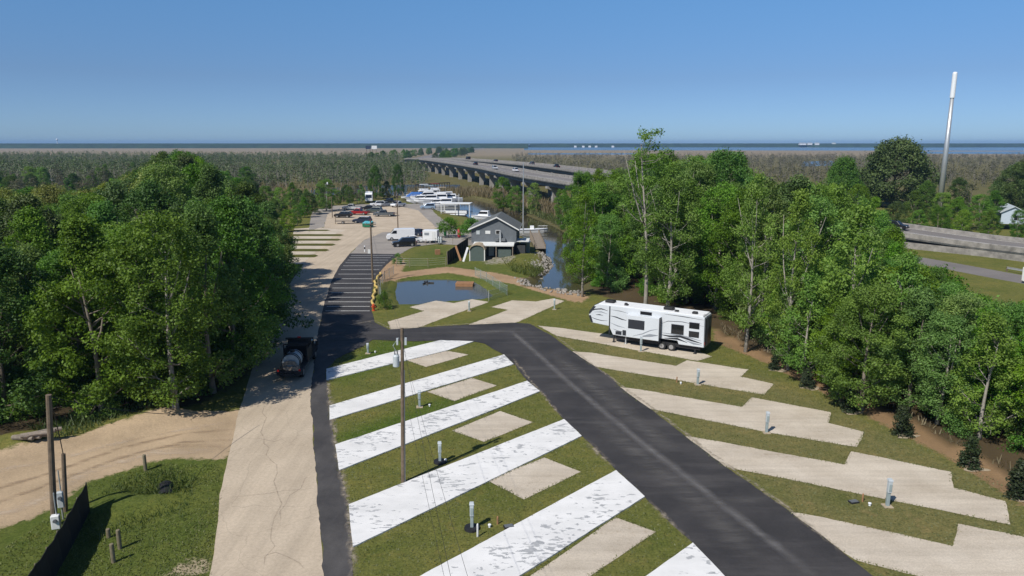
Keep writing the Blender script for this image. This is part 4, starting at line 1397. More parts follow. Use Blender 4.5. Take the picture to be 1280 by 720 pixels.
M['rv_side'] = mat('pale_camper_fibreglass', (0.60, 0.63, 0.66), 0.3, var=0.04, scale=0.6)
M['rv_roof'] = mat('white_roof_membrane', (0.76, 0.77, 0.78), 0.6, var=0.08, scale=1.0)
M['rv_grey'] = mat('grey_fittings_and_rear_shade', (0.13, 0.14, 0.15), 0.45, var=0.1)  # grey of small fittings; on the camper rear it paints shade
M['rv_dark'] = mat('charcoal_graphic_vinyl', (0.03, 0.033, 0.04), 0.4, var=0.05)
M['rv_mid'] = mat('silver_graphic_vinyl', (0.26, 0.28, 0.31), 0.4, var=0.05)
pr, pf = P(879, 445), P(765, 428.5)
dv = (pf - pr).normalized()
rv = thing('camper_trailer', 'long white fifth wheel camper with dark swooshes parked on the gravel pad by the trees', 'camper', pr.to_tuple(), math.atan2(dv.y, dv.x))
bm = bmesh.new()
prism(bm, [(0, 0.8), (0.05, 3.72), (0.3, 3.82), (10.9, 3.9), (11.35, 3.72), (11.95, 2.95), (12.0, 2.55), (11.7, 1.85), (9.75, 1.72), (9.3, 0.85), (4.9, 0.8), (4.75, 1.15), (2.6, 1.15), (2.45, 0.8)], -2.45, 0)
mesh_obj('body', bm, M['rv_side'], rv, 0.07, seg=2)
bm = bmesh.new()
prism(bm, [(0.2, 3.81), (0.2, 3.86), (10.95, 3.935), (10.95, 3.88)], -2.36, -0.09)
mesh_obj('roof', bm, M['rv_roof'], rv, 0.02)
bm = bmesh.new()
prism(bm, [(0.4, 0.42), (0.4, 0.79), (9.2, 0.79), (9.0, 0.42)], -2.2, -0.3)
mesh_obj('chassis', bm, M['black'], rv)
bm = bmesh.new()
box(bm, (-0.012, -1.225, 2.2), (0.03, 2.3, 2.8))
rw = mesh_obj('rear_wall_shade', bm, M['rv_grey'], rv)  # dark plate that puts the rear's shade into its colour
bm = bmesh.new()
box(bm, (-0.04, -1.35, 1.75), (0.03, 1.6, 1.5))
mesh_obj('rear_panel', bm, M['rv_dark'], rw, 0.01)
for yy in (-0.12, -2.33):
    bm = bmesh.new()
    box(bm, (-0.04, yy, 1.2), (0.03, 0.12, 0.3))
    mesh_obj('tail_light', bm, M['lamp_red'], rv, 0.01)
bm = bmesh.new()
for yy in (-0.25, -0.65):
    tube(bm, [(-0.16, yy, 0.9), (-0.16, yy, 3.6), (-0.1, yy, 3.95), (0.3, yy, 3.95)], 0.022, 6)
for zz in np.arange(1.2, 3.7, 0.35):
    tube(bm, [(-0.16, -0.25, zz), (-0.16, -0.65, zz)], 0.018, 6)
mesh_obj('ladder', bm, M['rv_dark'], rv)
bm = bmesh.new()
box(bm, (6.0, 0.24, 2.12), (3.4, 0.5, 2.3))
so = mesh_obj('slide_out', bm, M['rv_side'], rv, 0.03)
bm = bmesh.new()
box(bm, (4.27, 0.25, 2.1), (0.09, 0.56, 2.42))
mesh_obj('slide_trim', bm, M['rv_dark'], so, 0.01)
def rv_win(x0, x1, z0, z1, y, parent):
    bm = bmesh.new()
    plate(bm, [(x0 - .05, z0 - .05), (x1 + .05, z0 - .05), (x1 + .05, z1 + .05), (x0 - .05, z1 + .05)], y, 0.02)
    f = mesh_obj('window', bm, M['rv_dark'], parent, 0.008) if parent is rv else mesh_obj('window', bm, M['rv_dark'], parent, 0.008)
    if parent is rv:
        bm = bmesh.new()
        plate(bm, [(x0, z0), (x1, z0), (x1, z1), (x0, z1)], y + 0.019, 0.008)
        mesh_obj('pane', bm, M['glass'], f)
rv_win(5.85, 7.45, 1.95, 2.78, 0.49, so)
rv_win(5.3, 6.4, 3.38, 3.62, 0.0, rv)
rv_win(2.05, 3.2, 1.85, 2.72, 0.0, rv)
rv_win(0.55, 1.45, 2.6, 3.12, 0.0, rv)
rv_win(0.55, 1.45, 1.75, 2.25, 0.0, rv)
for nm, m_, shapes in (
    ('swoosh', 'rv_dark', [([(9.9, 3.3), (10.6, 3.42), (11.3, 3.3), (11.85, 3.0)], .13), ([(9.9, 2.25), (10.6, 2.2), (11.3, 2.3), (11.8, 2.45)], .07), ([(7.8, 2.52), (8.4, 2.6), (9.0, 2.75), (9.6, 2.8)], .12), ([(0.2, 1.2), (1.2, 1.38), (2.3, 1.62), (3.4, 1.5), (4.2, 1.55)], .22),
                           ([(0.1, 3.52), (2, 3.62), (4, 3.66)], .07), ([(7.75, 3.3), (8.6, 3.42), (9.6, 3.45)], .05), ([(1.6, 1.1), (2.6, 1.35), (3.9, 1.25)], .2), ([(0.1, 2.9), (2.2, 3.1), (3.6, 3.0), (4.2, 2.7)], .06), ([(8.0, 1.3), (8.8, 1.35), (9.3, 1.5)], .06), ([(10.4, 2.75), (10.8, 2.78), (11.2, 2.74)], .1)]),
    ('silver_swoosh', 'rv_mid', [([(0.3, 1.45), (1.4, 1.62), (2.6, 1.75), (4.2, 1.75)], .16), ([(8.0, 1.75), (8.8, 1.85), (9.6, 2.1)], .1), ([(0.2, 1.05), (1.0, 1.1), (1.8, 1.3)], .2), ([(9.9, 2.95), (10.6, 3.1), (11.4, 3.0)], .1)])):
    for p_, w_ in shapes:
        bm = bmesh.new()
        ribbon(bm, p_, w_, 0.001 if nm == 'swoosh' else 0.0005, 0.006)
        mesh_obj(nm, bm, M[m_], rv)
bm = bmesh.new()
ribbon(bm, [(4.4, 2.2), (5.2, 1.95), (6.0, 1.5), (7.0, 1.15)], .1, 0.491, 0.006)
ribbon(bm, [(4.4, 1.55), (5.2, 1.45), (6.2, 1.2)], .3, 0.4915, 0.004)
mesh_obj('slide_swoosh', bm, M['rv_mid'], so)
bm = bmesh.new()
plate(bm, [(9.62, 0.9), (9.74, 0.9), (9.74, 3.8), (9.62, 3.8)], 0.002, 0.02)
plate(bm, [(11.2, 3.6), (11.42, 3.62), (11.98, 2.92), (11.9, 2.7), (11.55, 3.15)], 0.002, 0.008)
plate(bm, [(11.75, 2.62), (12.0, 2.6), (11.72, 1.88), (11.5, 1.9)], 0.0025, 0.008)
mesh_obj('front_trim', bm, M['rv_dark'], rv)
bm = bmesh.new()
hull8(bm, [(11.97, -2.3, 2.6), (11.72, -2.3, 1.9), (11.72, -0.15, 1.9), (11.97, -0.15, 2.6)], [(12.03, -2.3, 2.6), (11.78, -2.3, 1.9), (11.78, -0.15, 1.9), (12.03, -0.15, 2.6)])
hull8(bm, [(11.4, -2.3, 3.68), (11.95, -2.3, 2.98), (11.95, -0.15, 2.98), (11.4, -0.15, 3.68)], [(11.45, -2.3, 3.72), (12.0, -2.3, 3.02), (12.0, -0.15, 3.02), (11.45, -0.15, 3.72)])
mesh_obj('nose_cap', bm, M['rv_dark'], rv)
for x_, s_, h_ in ((10.1, (0.95, 0.75), 0.3), (3.9, (0.95, 0.75), 0.3), (8.2, (0.4, 0.4), 0.16), (8.5, (0.3, 0.3), 0.12), (3.0, (0.4, 0.4), 0.14), (1.2, (0.5, 0.45), 0.2)):
    bm = bmesh.new()
    box(bm, (x_, -1.2 if s_[0] > 0.6 else (-0.75 if x_ < 8.4 else -1.4), 3.88 + h_ / 2), (s_[0], s_[1], h_))
    mesh_obj('air_conditioner' if s_[0] > 0.6 else 'roof_vent', bm, M['black'], rv, 0.05)
def wheel(parent, c, r, w, name='wheel', seg=18):
    bm = bmesh.new()
    bmesh.ops.create_cone(bm, cap_ends=True, segments=seg, radius1=r, radius2=r, depth=w, matrix=Matrix.Translation(c) @ Matrix.Rotation(math.pi / 2, 4, 'X'))
    o = mesh_obj(name, bm, M['rubber'], parent, 0.03)
    bm = bmesh.new()
    bmesh.ops.create_cone(bm, cap_ends=True, segments=12, radius1=r * 0.58, radius2=r * 0.58, depth=w + 0.03, matrix=Matrix.Translation(c) @ Matrix.Rotation(math.pi / 2, 4, 'X'))
    mesh_obj('rim', bm, M['rim'], o)
for x_ in (3.2, 4.15):
    for y_ in (-0.22, -2.2):
        wheel(rv, (x_, y_, 0.4), 0.4, 0.26)
for x_ in (9.3, 8.0, 0.9):
    for y_ in (-0.35, -2.1):
        bm = bmesh.new()
        box(bm, (x_, y_, 0.44), (0.12, 0.12, 0.86))
        box(bm, (x_, y_, 0.02), (0.32, 0.32, 0.04))
        mesh_obj('levelling_jack', bm, M['metal'] if x_ == 8.0 else M['black'], rv)
bm = bmesh.new()
plate(bm, [(8.35, 0.95), (9.0, 0.95), (9.0, 1.3), (8.35, 1.3)], 0.003, 0.01)
plate(bm, [(7.85, 0.95), (8.25, 0.95), (8.25, 1.5), (7.85, 1.5)], 0.003, 0.01)
mesh_obj('storage_hatch', bm, M['rv_dark'], rv)

# ------------------------------------------------------------------ vehicles
def car_paint(name, c, r=0.25):
    return mat(name, c, r, 0.1, 0.5, var=0.03)
PAINT = {'black': car_paint('black_car_paint', (0.014, 0.015, 0.017)), 'navy': car_paint('navy_car_paint', (0.018, 0.028, 0.055)), 'red': car_paint('red_car_paint', (0.28, 0.014, 0.018)),
         'silver': car_paint('silver_car_paint', (0.46, 0.48, 0.50)), 'white': car_paint('white_car_paint', (0.76, 0.77, 0.78)), 'grey': car_paint('grey_car_paint', (0.10, 0.115, 0.125)),
         'blue': car_paint('pale_blue_car_paint', (0.24, 0.33, 0.44)), 'green': car_paint('grey_green_car_paint', (0.07, 0.09, 0.085))}
SHAPES = {  # length, width, body profile, cabin (base x0, x1, z, top x0, x1, z), wheel radius, wheel x
    'suv': (4.7, 1.9, [(-2.3, .38), (-2.35, .6), (-2.3, 1.05), (1.0, 1.08), (2.15, .98), (2.36, .8), (2.36, .42), (2.2, .3), (-2.1, .3)], (-2.25, 1.15, 1.05, -2.05, .35, 1.74), .37, 1.42),
    'sedan': (4.7, 1.82, [(-2.3, .35), (-2.36, .55), (-2.3, .92), (-1.5, .98), (0.9, .95), (2.1, .8), (2.36, .62), (2.36, .35), (2.2, .24), (-2.1, .24)], (-1.75, 1.1, .95, -1.0, .2, 1.42), .33, 1.38),
    'pickup': (5.7, 1.98, [(-2.85, .5), (-2.85, 1.05), (-0.75, 1.08), (1.35, 1.12), (2.6, 1.05), (2.86, .9), (2.86, .5), (2.6, .38), (-2.6, .42)], (-0.75, 1.5, 1.1, -0.55, .75, 1.82), .4, 1.75),
    'van': (5.9, 2.05, [(-2.95, .4), (-2.98, 2.3), (-2.8, 2.42), (1.0, 2.42), (1.35, 2.3), (2.15, 1.4), (2.85, 1.15), (2.95, .8), (2.95, .4), (2.7, .3), (-2.7, .3)], None, .37, 1.85),
}
def vehicle(kind_, paint, px, heading, name, label, cat, group=None, z=0.03, loc=None, detail=True):
    L, W, prof, cab, wr, wx = SHAPES[kind_]
    loc = loc or P(*px, 0)
    t = thing(name, label, cat, (loc[0], loc[1], (loc[2] if len(loc) > 2 else 0) + z), R(heading), group)
    bm = bmesh.new()
    prism(bm, prof, -W / 2, W / 2)
    body = mesh_obj('body', bm, PAINT[paint], t, 0.07, seg=2)
    if cab:
        bx0, bx1, bz, tx0, tx1, tz = cab
        hb, ht = W / 2 - 0.06, W / 2 - 0.28
        bm = bmesh.new()
        hull8(bm, [(bx0, -hb, bz - .03), (bx1, -hb, bz - .03), (bx1, hb, bz - .03), (bx0, hb, bz - .03)], [(tx0, -ht, tz), (tx1, -ht, tz), (tx1, ht, tz), (tx0, ht, tz)])
        mesh_obj('cabin', bm, PAINT[paint], t, 0.05, seg=2)
        def pane(nm, a, b, c, d, k=0.1, lift=0.012):
            a, b, c, d = map(Vector, (a, b, c, d))
            m0 = (a + b + c + d) / 4
            n = (b - a).cross(d - a).normalized()
            if n.dot(m0 - Vector(((bx0 + bx1) / 2, 0, bz))) < 0:
                n = -n
                a, b, c, d = b, a, d, c
            q = [m0 + (v - m0) * (1 - k) + n * lift for v in (a, b, c, d)]
            bm = bmesh.new()
            quad_plate(bm, q, 0.01)
            mesh_obj(nm, bm, M['glass'], t)
        B = [(bx0, -hb, bz), (bx1, -hb, bz), (bx1, hb, bz), (bx0, hb, bz)]
        T = [(tx0, -ht, tz), (tx1, -ht, tz), (tx1, ht, tz), (tx0, ht, tz)]
        pane('windscreen', B[1], B[2], T[2], T[1])
        pane('rear_window', B[3], B[0], T[0], T[3])
        pane('side_window', B[0], B[1], T[1], T[0], 0.14)
        pane('side_window', B[2], B[3], T[3], T[2], 0.14)
    else:
        for s in (-1, 1):
            bm = bmesh.new()
            plate(bm, [(0.75, 1.45), (1.95, 1.45), (1.42, 2.1), (0.75, 2.1)], s * W / 2 - (0.006 if s < 0 else 0.004), 0.012)
            mesh_obj('side_window', bm, M['glass'], t)
        bm = bmesh.new()
        quad_plate(bm, [(2.16, -.85, 1.44), (2.16, .85, 1.44), (1.42, .8, 2.26), (1.42, -.8, 2.26)], 0.03)
        mesh_obj('windscreen', bm, M['glass'], t)
    if kind_ == 'pickup':
        bm = bmesh.new()
        box(bm, (-1.8, 0, 1.075), (1.85, W - 0.3, 0.05))
        mesh_obj('bed_shade', bm, M['black'], t)  # black slab on top paints the shade inside the open bed
    for s in (-1, 1):
        for x_ in (-wx, wx):
            wheel(t, (x_, s * (W / 2 - 0.1), wr), wr, 0.24, seg=14)
        zf = prof[4][1] if kind_ != 'van' else 1.0
        bm = bmesh.new()
        box(bm, (L / 2 - 0.0, s * (W / 2 - 0.28), .78 if kind_ != 'sedan' else .62), (0.08, 0.34, 0.16))
        mesh_obj('headlight', bm, M['lamp_white'], t, 0.02)
        bm = bmesh.new()
        box(bm, (-L / 2 - 0.0, s * (W / 2 - 0.16), .9 if kind_ != 'sedan' else .78), (0.08, 0.2, 0.3 if kind_ != 'sedan' else .16))
        mesh_obj('tail_light', bm, M['lamp_red'], t, 0.02)
    for x_ in (L / 2 + 0.0, -L / 2 - 0.0):
        bm = bmesh.new()
        box(bm, (x_, 0, 0.45), (0.12, W - 0.25, 0.16))
        mesh_obj('bumper', bm, M['black'], t, 0.03)
    return t
LOT = 'cars parked in the sandy lot'
for k_, c_, px, hd, nm, lab, cat in (
        ('suv', 'black', (429, 272), 176, 'parked_car', 'black suv parked alone at the left side of the sandy lot', 'car'),
        ('pickup', 'red', (449, 268.5), 168, 'pickup_truck', 'red pickup truck in the sandy lot', 'pickup truck'),
        ('pickup', 'silver', (440, 262.5), 178, 'pickup_truck', 'silver pickup truck behind the red pickup', 'pickup truck'),
        ('suv', 'navy', (453, 279), 172, 'parked_car', 'navy blue suv parked beside the green dumpster', 'car'),
        ('pickup', 'grey', (480, 270.5), 178, 'pickup_truck', 'dark grey pickup truck hitched to a small trailer', 'pickup truck'),
        ('sedan', 'black', (460, 262.5), 190, 'parked_car', 'black car parked behind the grey green suv', 'car'),
        ('suv', 'green', (468, 266), 170, 'parked_car', 'grey green suv right of the red pickup', 'car'),
        ('suv', 'white', (472, 258), 200, 'parked_car', 'white car at the back of the lot left of the dark pickup', 'car'),
        ('sedan', 'silver', (480.5, 258), 230, 'parked_car', 'light silver car beside the white car at the back of the lot', 'car'),
        ('pickup', 'black', (488, 254.5), 150, 'pickup_truck', 'black pickup truck parked in front of the dark tree', 'pickup truck'),
        ('pickup', 'white', (498, 258.5), 240, 'pickup_truck', 'white pickup truck under the power pole at the back of the lot', 'pickup truck'),
        ('suv', 'blue', (535, 261.5), 182, 'parked_car', 'pale blue suv parked on the grass before the moored boats', 'car'),
        ('van', 'white', (501, 300), 188, 'cargo_van', 'white windowless cargo van on the grey apron', 'van'),
        ('suv', 'black', (505.5, 308), 196, 'parked_car', 'black suv parked in front of the white van', 'car'),
        ('sedan', 'white', (513.5, 303.5), 196, 'parked_car', 'white car half hidden between the van and black suv', 'car'),
        ('sedan', 'navy', (521.5, 294), 140, 'parked_car', 'dark car parked behind the white van', 'car')):
    vehicle(k_, c_, px, hd, nm, lab, cat, 'vehicles parked in the lots')

def on_deck(path, Y, off):
    i = min(range(len(path)), key=lambda q: abs(path[q].y - Y))
    h, r = frame_at(path, i)
    return path[i] + r * off, math.degrees(math.atan2(h.y, h.x))
for path, Y, off, k_, c_, rev, nm, lab, cat in (
        (E_L, 300, 8.6, 'suv', 'white', 0, 'moving_car', 'white car driving on the near viaduct', 'car'), (E_L, 330, 5.0, 'suv', 'silver', 180, 'moving_car', 'silver car following behind on the near viaduct', 'car'),
        (E_L, 390, 8.6, 'suv', 'black', 0, 'moving_car', 'black car on the near viaduct farthest along', 'car'), (E_R, 520, 6.0, 'van', 'black', 0, 'moving_van', 'dark van on the far viaduct near its end', 'van'),
        (E_R, 450, 4.0, 'suv', 'black', 0, 'moving_car', 'black car leading on the far viaduct', 'car'), (E_R, 400, 8.0, 'suv', 'grey', 0, 'moving_car', 'grey car in the middle of the far viaduct', 'car'),
        (E_R, 350, 5.0, 'pickup', 'black', 0, 'moving_pickup', 'black pickup truck on the far viaduct', 'pickup truck')):
    p, a = on_deck(path, Y, off)
    vehicle(k_, c_, None, a + rev, nm, lab, cat, 'vehicles on the viaducts', 0.02, p)
p, a = on_deck(E_L, 142, 9.5)
vehicle('suv', 'black', None, a + 180, 'moving_car', 'black off road car on the highway behind the stained wall', 'car', None, 0.02, p)
vehicle('van', 'white', (1308, 358), -70, 'moving_van', 'white van on the frontage road at the photo edge', 'van')

# work truck on the concrete road, seen from behind
tp = P(369, 478)
tp2 = P(371, 430)
wt = thing('work_truck', 'dark work truck with a pale round tank and gear driving up the concrete road', 'truck', (tp.x - 0.55, tp.y + 0.1, 0.022), R(94))
PAINT['truck'] = car_paint('black_truck_paint', (0.012, 0.013, 0.015))
bm = bmesh.new()
box(bm, (3.4, 0, 0.62), (7.0, 0.9, 0.24))
box(bm, (0.25, 0, 0.62), (0.18, 2.1, 0.22))
mesh_obj('chassis', bm, M['black'], wt, 0.02)
bm = bmesh.new()
prism(bm, [(4.9, .6), (4.9, 2.05), (5.2, 2.15), (6.1, 2.1), (6.6, 1.5), (7.6, 1.4), (7.75, 1.1), (7.75, .6)], -0.98, 0.98)
cb_ = mesh_obj('cab', bm, PAINT['truck'], wt, 0.06, seg=2)
for nm, x_ in (('rear_window', 4.885), ):
    bm = bmesh.new()
    box(bm, (x_, 0, 1.7), (0.02, 1.5, 0.45))
    mesh_obj(nm, bm, M['glass'], cb_)
bm = bmesh.new()
quad_plate(bm, [(6.66, -.85, 1.52), (6.66, .85, 1.52), (6.16, .8, 2.06), (6.16, -.8, 2.06)], 0.02)
mesh_obj('windscreen', bm, M['glass'], cb_)
for s in (-1, 1):
    bm = bmesh.new()
    box(bm, (6.2, s * 1.22, 1.65), (0.1, 0.28, 0.4))
    box(bm, (6.2, s * 1.05, 1.6), (0.05, 0.2, 0.05))
    mesh_obj('mirror', bm, M['black'], cb_, 0.02)
    bm = bmesh.new()
    box(bm, (0.15, s * 0.9, 0.95), (0.08, 0.2, 0.2))
    mesh_obj('tail_light', bm, M['lamp_red'], wt, 0.02)
    for x_ in (1.3, 6.6):
        wheel(wt, (x_, s * 0.84, 0.45), 0.45, 0.28)
bm = bmesh.new()
box(bm, (2.4, 0, 0.83), (4.8, 2.15, 0.1))
mesh_obj('flatbed', bm, M['black'], wt, 0.02)
bm = bmesh.new()
box(bm, (4.72, 0, 1.65), (0.1, 2.0, 1.6))
for sd_ in (-1, 1):
    box(bm, (3.8, sd_ * 1.0, 1.45), (1.8, 0.08, 1.15))
    for x_ in (2.9, 4.7):
        box(bm, (x_, sd_ * 1.0, 1.7), (.1, .1, 1.75))
for x_, z_ in ((2.9, 2.5), (3.4, 2.2), (3.9, 2.2), (4.4, 2.2)):
    box(bm, (x_, 0, z_), (0.1, 1.9, 0.1))
box(bm, (4.72, 0, 2.55), (.16, 2.5, .16))
mesh_obj('side_rack', bm, M['black'], wt, 0.01)
bm = bmesh.new()
box(bm, (4.6, 0, 2.7), (.12, .3, .14))
mesh_obj('warning_light', bm, M['lamp_red'], wt, .02)
bm = bmesh.new()
bmesh.ops.create_cone(bm, cap_ends=True, segments=24, radius1=0.74, radius2=0.74, depth=1.7, matrix=Matrix.Translation((1.75, 0, 1.4)) @ Matrix.Rotation(math.pi / 2, 4, 'Y'))
M['tank'] = mat('dull_grey_tank', (0.36, 0.40, 0.42), 0.6, var=0.3, scale=2)
tk = mesh_obj('tank', bm, M['tank'], wt, 0.12, True, 3)
bm = bmesh.new()
for x_ in (0.95, 1.3, 2.2):
    tube(bm, [(x_, 0.77 * math.cos(a_), 1.4 + 0.77 * math.sin(a_)) for a_ in np.linspace(-0.3, 3.44, 14)], 0.035, 6)
tube(bm, [(1.8, 0, 2.1), (1.8, 0, 2.3)], 0.2, 12)
mesh_obj('tank_band', bm, M['black'], tk)
bm = bmesh.new()
for a_ in range(3):
    tube(bm, [(0.5 + 0.06 * a_, 0.55 * math.cos(q), 1.15 + 0.1 * a_ + 0.28 * math.sin(q)) for q in np.linspace(0, 6.1, 16)], 0.06, 6)
box(bm, (0.5, -0.55, 1.05), (0.5, 0.5, 0.35))
mesh_obj('hose_reel', bm, M['timber'], wt)

# ------------------------------------------------------------------ marina
M['canvas_blue'] = mat('blue_boat_canvas', (0.04, 0.14, 0.42), 0.8, var=0.1)
M['canvas_red'] = mat('maroon_boat_canvas', (0.20, 0.035, 0.03), 0.8, var=0.1)
M['canvas_tan'] = mat('tan_boat_canvas', (0.38, 0.31, 0.22), 0.8, var=0.1)
M['hull_dark'] = mat('navy_hull_stripe', (0.03, 0.04, 0.07), 0.3, var=0.05)
def boat(L, W, loc, heading, label, style, canvas=None, group='boats moored in the marina'):
    t = thing('motor_boat', label, 'boat', loc, R(heading), group)
    st = [(-0.5, .92, 0.05), (-0.3, 1.0, 0.0), (0.0, 1.0, 0.0), (0.2, .92, .05), (0.36, .66, .22), (0.46, .28, .5), (0.5, .03, .75)]
    bm = bmesh.new()
    rings = []
    fb = 0.12 * L * 0.9
    for x, w, ks in st:
        h = fb * (1 + 0.35 * max(0, x + 0.1))
        hw = W / 2 * w
        rings.append([bm.verts.new(q) for q in ((x * L, -hw, h), (x * L, -hw * 0.93, h * 0.45), (x * L, -hw * 0.75, -0.2 + ks * fb), (x * L, 0, -0.5 + ks * fb * 1.3), (x * L, hw * 0.75, -0.2 + ks * fb), (x * L, hw * 0.93, h * 0.45), (x * L, hw, h))])
    for a, b in zip(rings, rings[1:]):
        for k in range(6):
            bm.faces.new((a[k], a[k + 1], b[k + 1], b[k]))
        bm.faces.new((a[6], a[0], b[0], b[6]))
    bm.faces.new(rings[0][::-1])
    bm.faces.new(rings[-1])
    bmesh.ops.recalc_face_normals(bm, faces=bm.faces[:])
    hu = mesh_obj('hull', bm, M['white'], t, smooth=False)
    bm = bmesh.new()
    for s in (-1, 1):
        pts = [(x * L, s * (W / 2 * w * 1.0 + 0.015), fb * (1 + 0.35 * max(0, x + 0.1)) - 0.16) for x, w, _ in st]
        tube(bm, pts, 0.045, 5)
    mesh_obj('rub_rail', bm, M['hull_dark'], hu)
    z0 = fb * 1.02
    if style in ('cruiser', 'fly'):
        ch = 1.15 + L * 0.035
        bm = bmesh.new()
        hull8(bm, [(-.24 * L, -W * .38, z0 - .1), (.24 * L, -W * .34, z0 - .1), (.24 * L, W * .34, z0 - .1), (-.24 * L, W * .38, z0 - .1)],
              [(-.24 * L, -W * .33, z0 + ch), (.08 * L, -W * .3, z0 + ch), (.08 * L, W * .3, z0 + ch), (-.24 * L, W * .33, z0 + ch)])
        cb = mesh_obj('cabin', bm, M['white'], t, 0.08, seg=2)
        for s in (-1, 1):
            bm = bmesh.new()
            y0, y1 = W * .368, W * .343
            pts = [(-.21 * L, s * y0, z0 + ch * .45), (.165 * L, s * (y0 - .02 * W), z0 + ch * .45), (.09 * L, s * y1, z0 + ch * .85), (-.21 * L, s * y1, z0 + ch * .85)]
            quad_plate(bm, pts if s < 0 else pts[::-1], 0.03)
            mesh_obj('side_window', bm, M['glass'], cb)
        bm = bmesh.new()
        f = lambda q, yy: (.24 * L + (.08 - .24) * L * q + .03, yy, z0 - .1 + (ch + .1) * q)
        quad_plate(bm, [f(.5, -W * .29), f(.5, W * .29), f(.9, W * .27), f(.9, -W * .27)], 0.03)
        mesh_obj('windscreen', bm, M['glass'], cb)
        if style == 'fly':
            bm = bmesh.new()
            hull8(bm, [(-.2 * L, -W * .3, z0 + ch), (.05 * L, -W * .28, z0 + ch), (.05 * L, W * .28, z0 + ch), (-.2 * L, W * .3, z0 + ch)],
                  [(-.22 * L, -W * .31, z0 + ch + .65), (.07 * L, -W * .25, z0 + ch + .65), (.07 * L, W * .25, z0 + ch + .65), (-.22 * L, W * .31, z0 + ch + .65)])
            mesh_obj('flybridge', bm, M['white'], t, 0.06)
            top = z0 + ch + 2.3
            bm = bmesh.new()
            box(bm, (-.08 * L, 0, top), (.27 * L, W * .66, 0.09))
            mesh_obj('canopy', bm, canvas or M['white'], t, 0.03)
            bm = bmesh.new()
            for s in (-1, 1):
                for x in (-.2 * L, .03 * L):
                    tube(bm, [(x, s * W * .29, z0 + ch + .5), (x, s * W * .3, top)], 0.03, 5)
            mesh_obj('canopy_frame', bm, M['metal'], t)
    if style == 'covered':
        bm = bmesh.new()
        hull8(bm, [(-.46 * L, -W * .46, z0 - .05), (.3 * L, -W * .4, z0 - .05), (.3 * L, W * .4, z0 - .05), (-.46 * L, W * .46, z0 - .05)],
              [(-.42 * L, -W * .28, z0 + 1.5), (.02 * L, -W * .2, z0 + 1.7), (.02 * L, W * .2, z0 + 1.7), (-.42 * L, W * .28, z0 + 1.5)])
        mesh_obj('canvas_cover', bm, canvas, t, 0.1, seg=2)
    if style == 'skiff':
        bm = bmesh.new()
        box(bm, (0, 0, z0 + .35), (.12 * L, W * .35, .8))
        mesh_obj('console', bm, M['white'], t, 0.05)
        bm = bmesh.new()
        box(bm, (-.51 * L, 0, z0 + .1), (.5, .45, .9))
        mesh_obj('outboard_motor', bm, M['black'], t, 0.08)
    bm = bmesh.new()
    for s in (-1, 1):
        tube(bm, [(x * L, s * W / 2 * w * .95, fb * (1 + 0.35 * max(0, x + 0.1)) + (.55 if x > .1 else .3)) for x, w, _ in st[3:]], 0.025, 5)
        for x, w, _ in st[3:6]:
            tube(bm, [(x * L, s * W / 2 * w * .95, fb), (x * L, s * W / 2 * w * .95, fb * (1 + 0.35 * max(0, x + 0.1)) + .55)], 0.02, 4)
    mesh_obj('bow_rail', bm, M['metal'], t)
    return t
WL = -0.62
def wp(x, y):
    q = P(x, y, WL)
    return (q.x, q.y, WL)
boat(9.0, 3.2, wp(516, 249), 205, 'boat under a bright blue canvas cover at the left end of the marina', 'covered', M['canvas_blue'])
boat(12.0, 3.9, wp(527, 247.5), 200, 'tall white flybridge cruiser moored right of the blue covered boat', 'fly', M['white'])
boat(11.5, 3.7, wp(541, 246), 195, 'white cruiser with a maroon canopy at the back of the marina', 'fly', M['canvas_red'])
boat(11.0, 3.6, wp(537, 253), 190, 'white cabin cruiser in the middle of the moored row', 'cruiser')
boat(11.5, 3.7, wp(549, 252), 192, 'white flybridge cruiser with a tan canopy in the marina', 'fly', M['canvas_tan'])
boat(10.0, 3.4, wp(556, 257.5), 186, 'white cabin cruiser moored next to the covered boat slip', 'cruiser')
boat(9.5, 3.3, wp(562, 251), 188, 'white cabin cruiser nearest the open canal behind the slip', 'cruiser')
boat(12.0, 3.8, wp(533, 249.5), 197, 'white flybridge cruiser with grey canopy squeezed between two white cruisers', 'fly', M['box_grey'])
boat(9.0, 3.1, wp(524, 252.5), 193, 'white cabin cruiser in front of the tall flybridge cruiser', 'cruiser')
boat(10.5, 3.4, wp(557, 248.5), 192, 'white cabin cruiser at the back of the marina by the reeds', 'cruiser')
boat(8.5, 3.0, wp(545, 257.5), 188, 'white cabin cruiser moored just behind the pale blue suv', 'cruiser')
boat(7.0, 2.5, wp(604, 273), 165, 'small white cabin boat moored behind the street trees', 'cruiser', group='boats along the canal')
boat(7.6, 2.1, wp(665, 290.5), 4, 'long low white skiff moored behind the grey house', 'skiff', group='boats along the canal')
# covered slip with pontoon boat
c = P(570, 268, 0)
sl = thing('boat_slip_roof', 'white framed flat roofed boat slip at the water edge', 'boat slip', (c.x, c.y + 3, -0.3), R(-6))
bm = bmesh.new()
box(bm, (0, 0, 3.25), (8.6, 5.0, 0.22))
mesh_obj('roof', bm, M['white_dirty'], sl, 0.03)
for x in (-4.1, 0, 4.1):
    for y in (-2.3, 2.3):
        bm = bmesh.new()
        box(bm, (x, y, 1.2), (0.2, 0.2, 3.9))
        mesh_obj('post', bm, M['white_dirty'], sl)
bm = bmesh.new()
box(bm, (-2.0, -2.45, 0.55), (4.4, 0.5, 0.12))
box(bm, (0, 2.45, 0.55), (8.4, 0.6, 0.12))
mesh_obj('deck', bm, M['timber'], sl)
pt = thing('pontoon_boat', 'white pontoon boat kept under the flat slip roof', 'boat', (c.x, c.y + 3, -0.4), R(-6))
bm = bmesh.new()
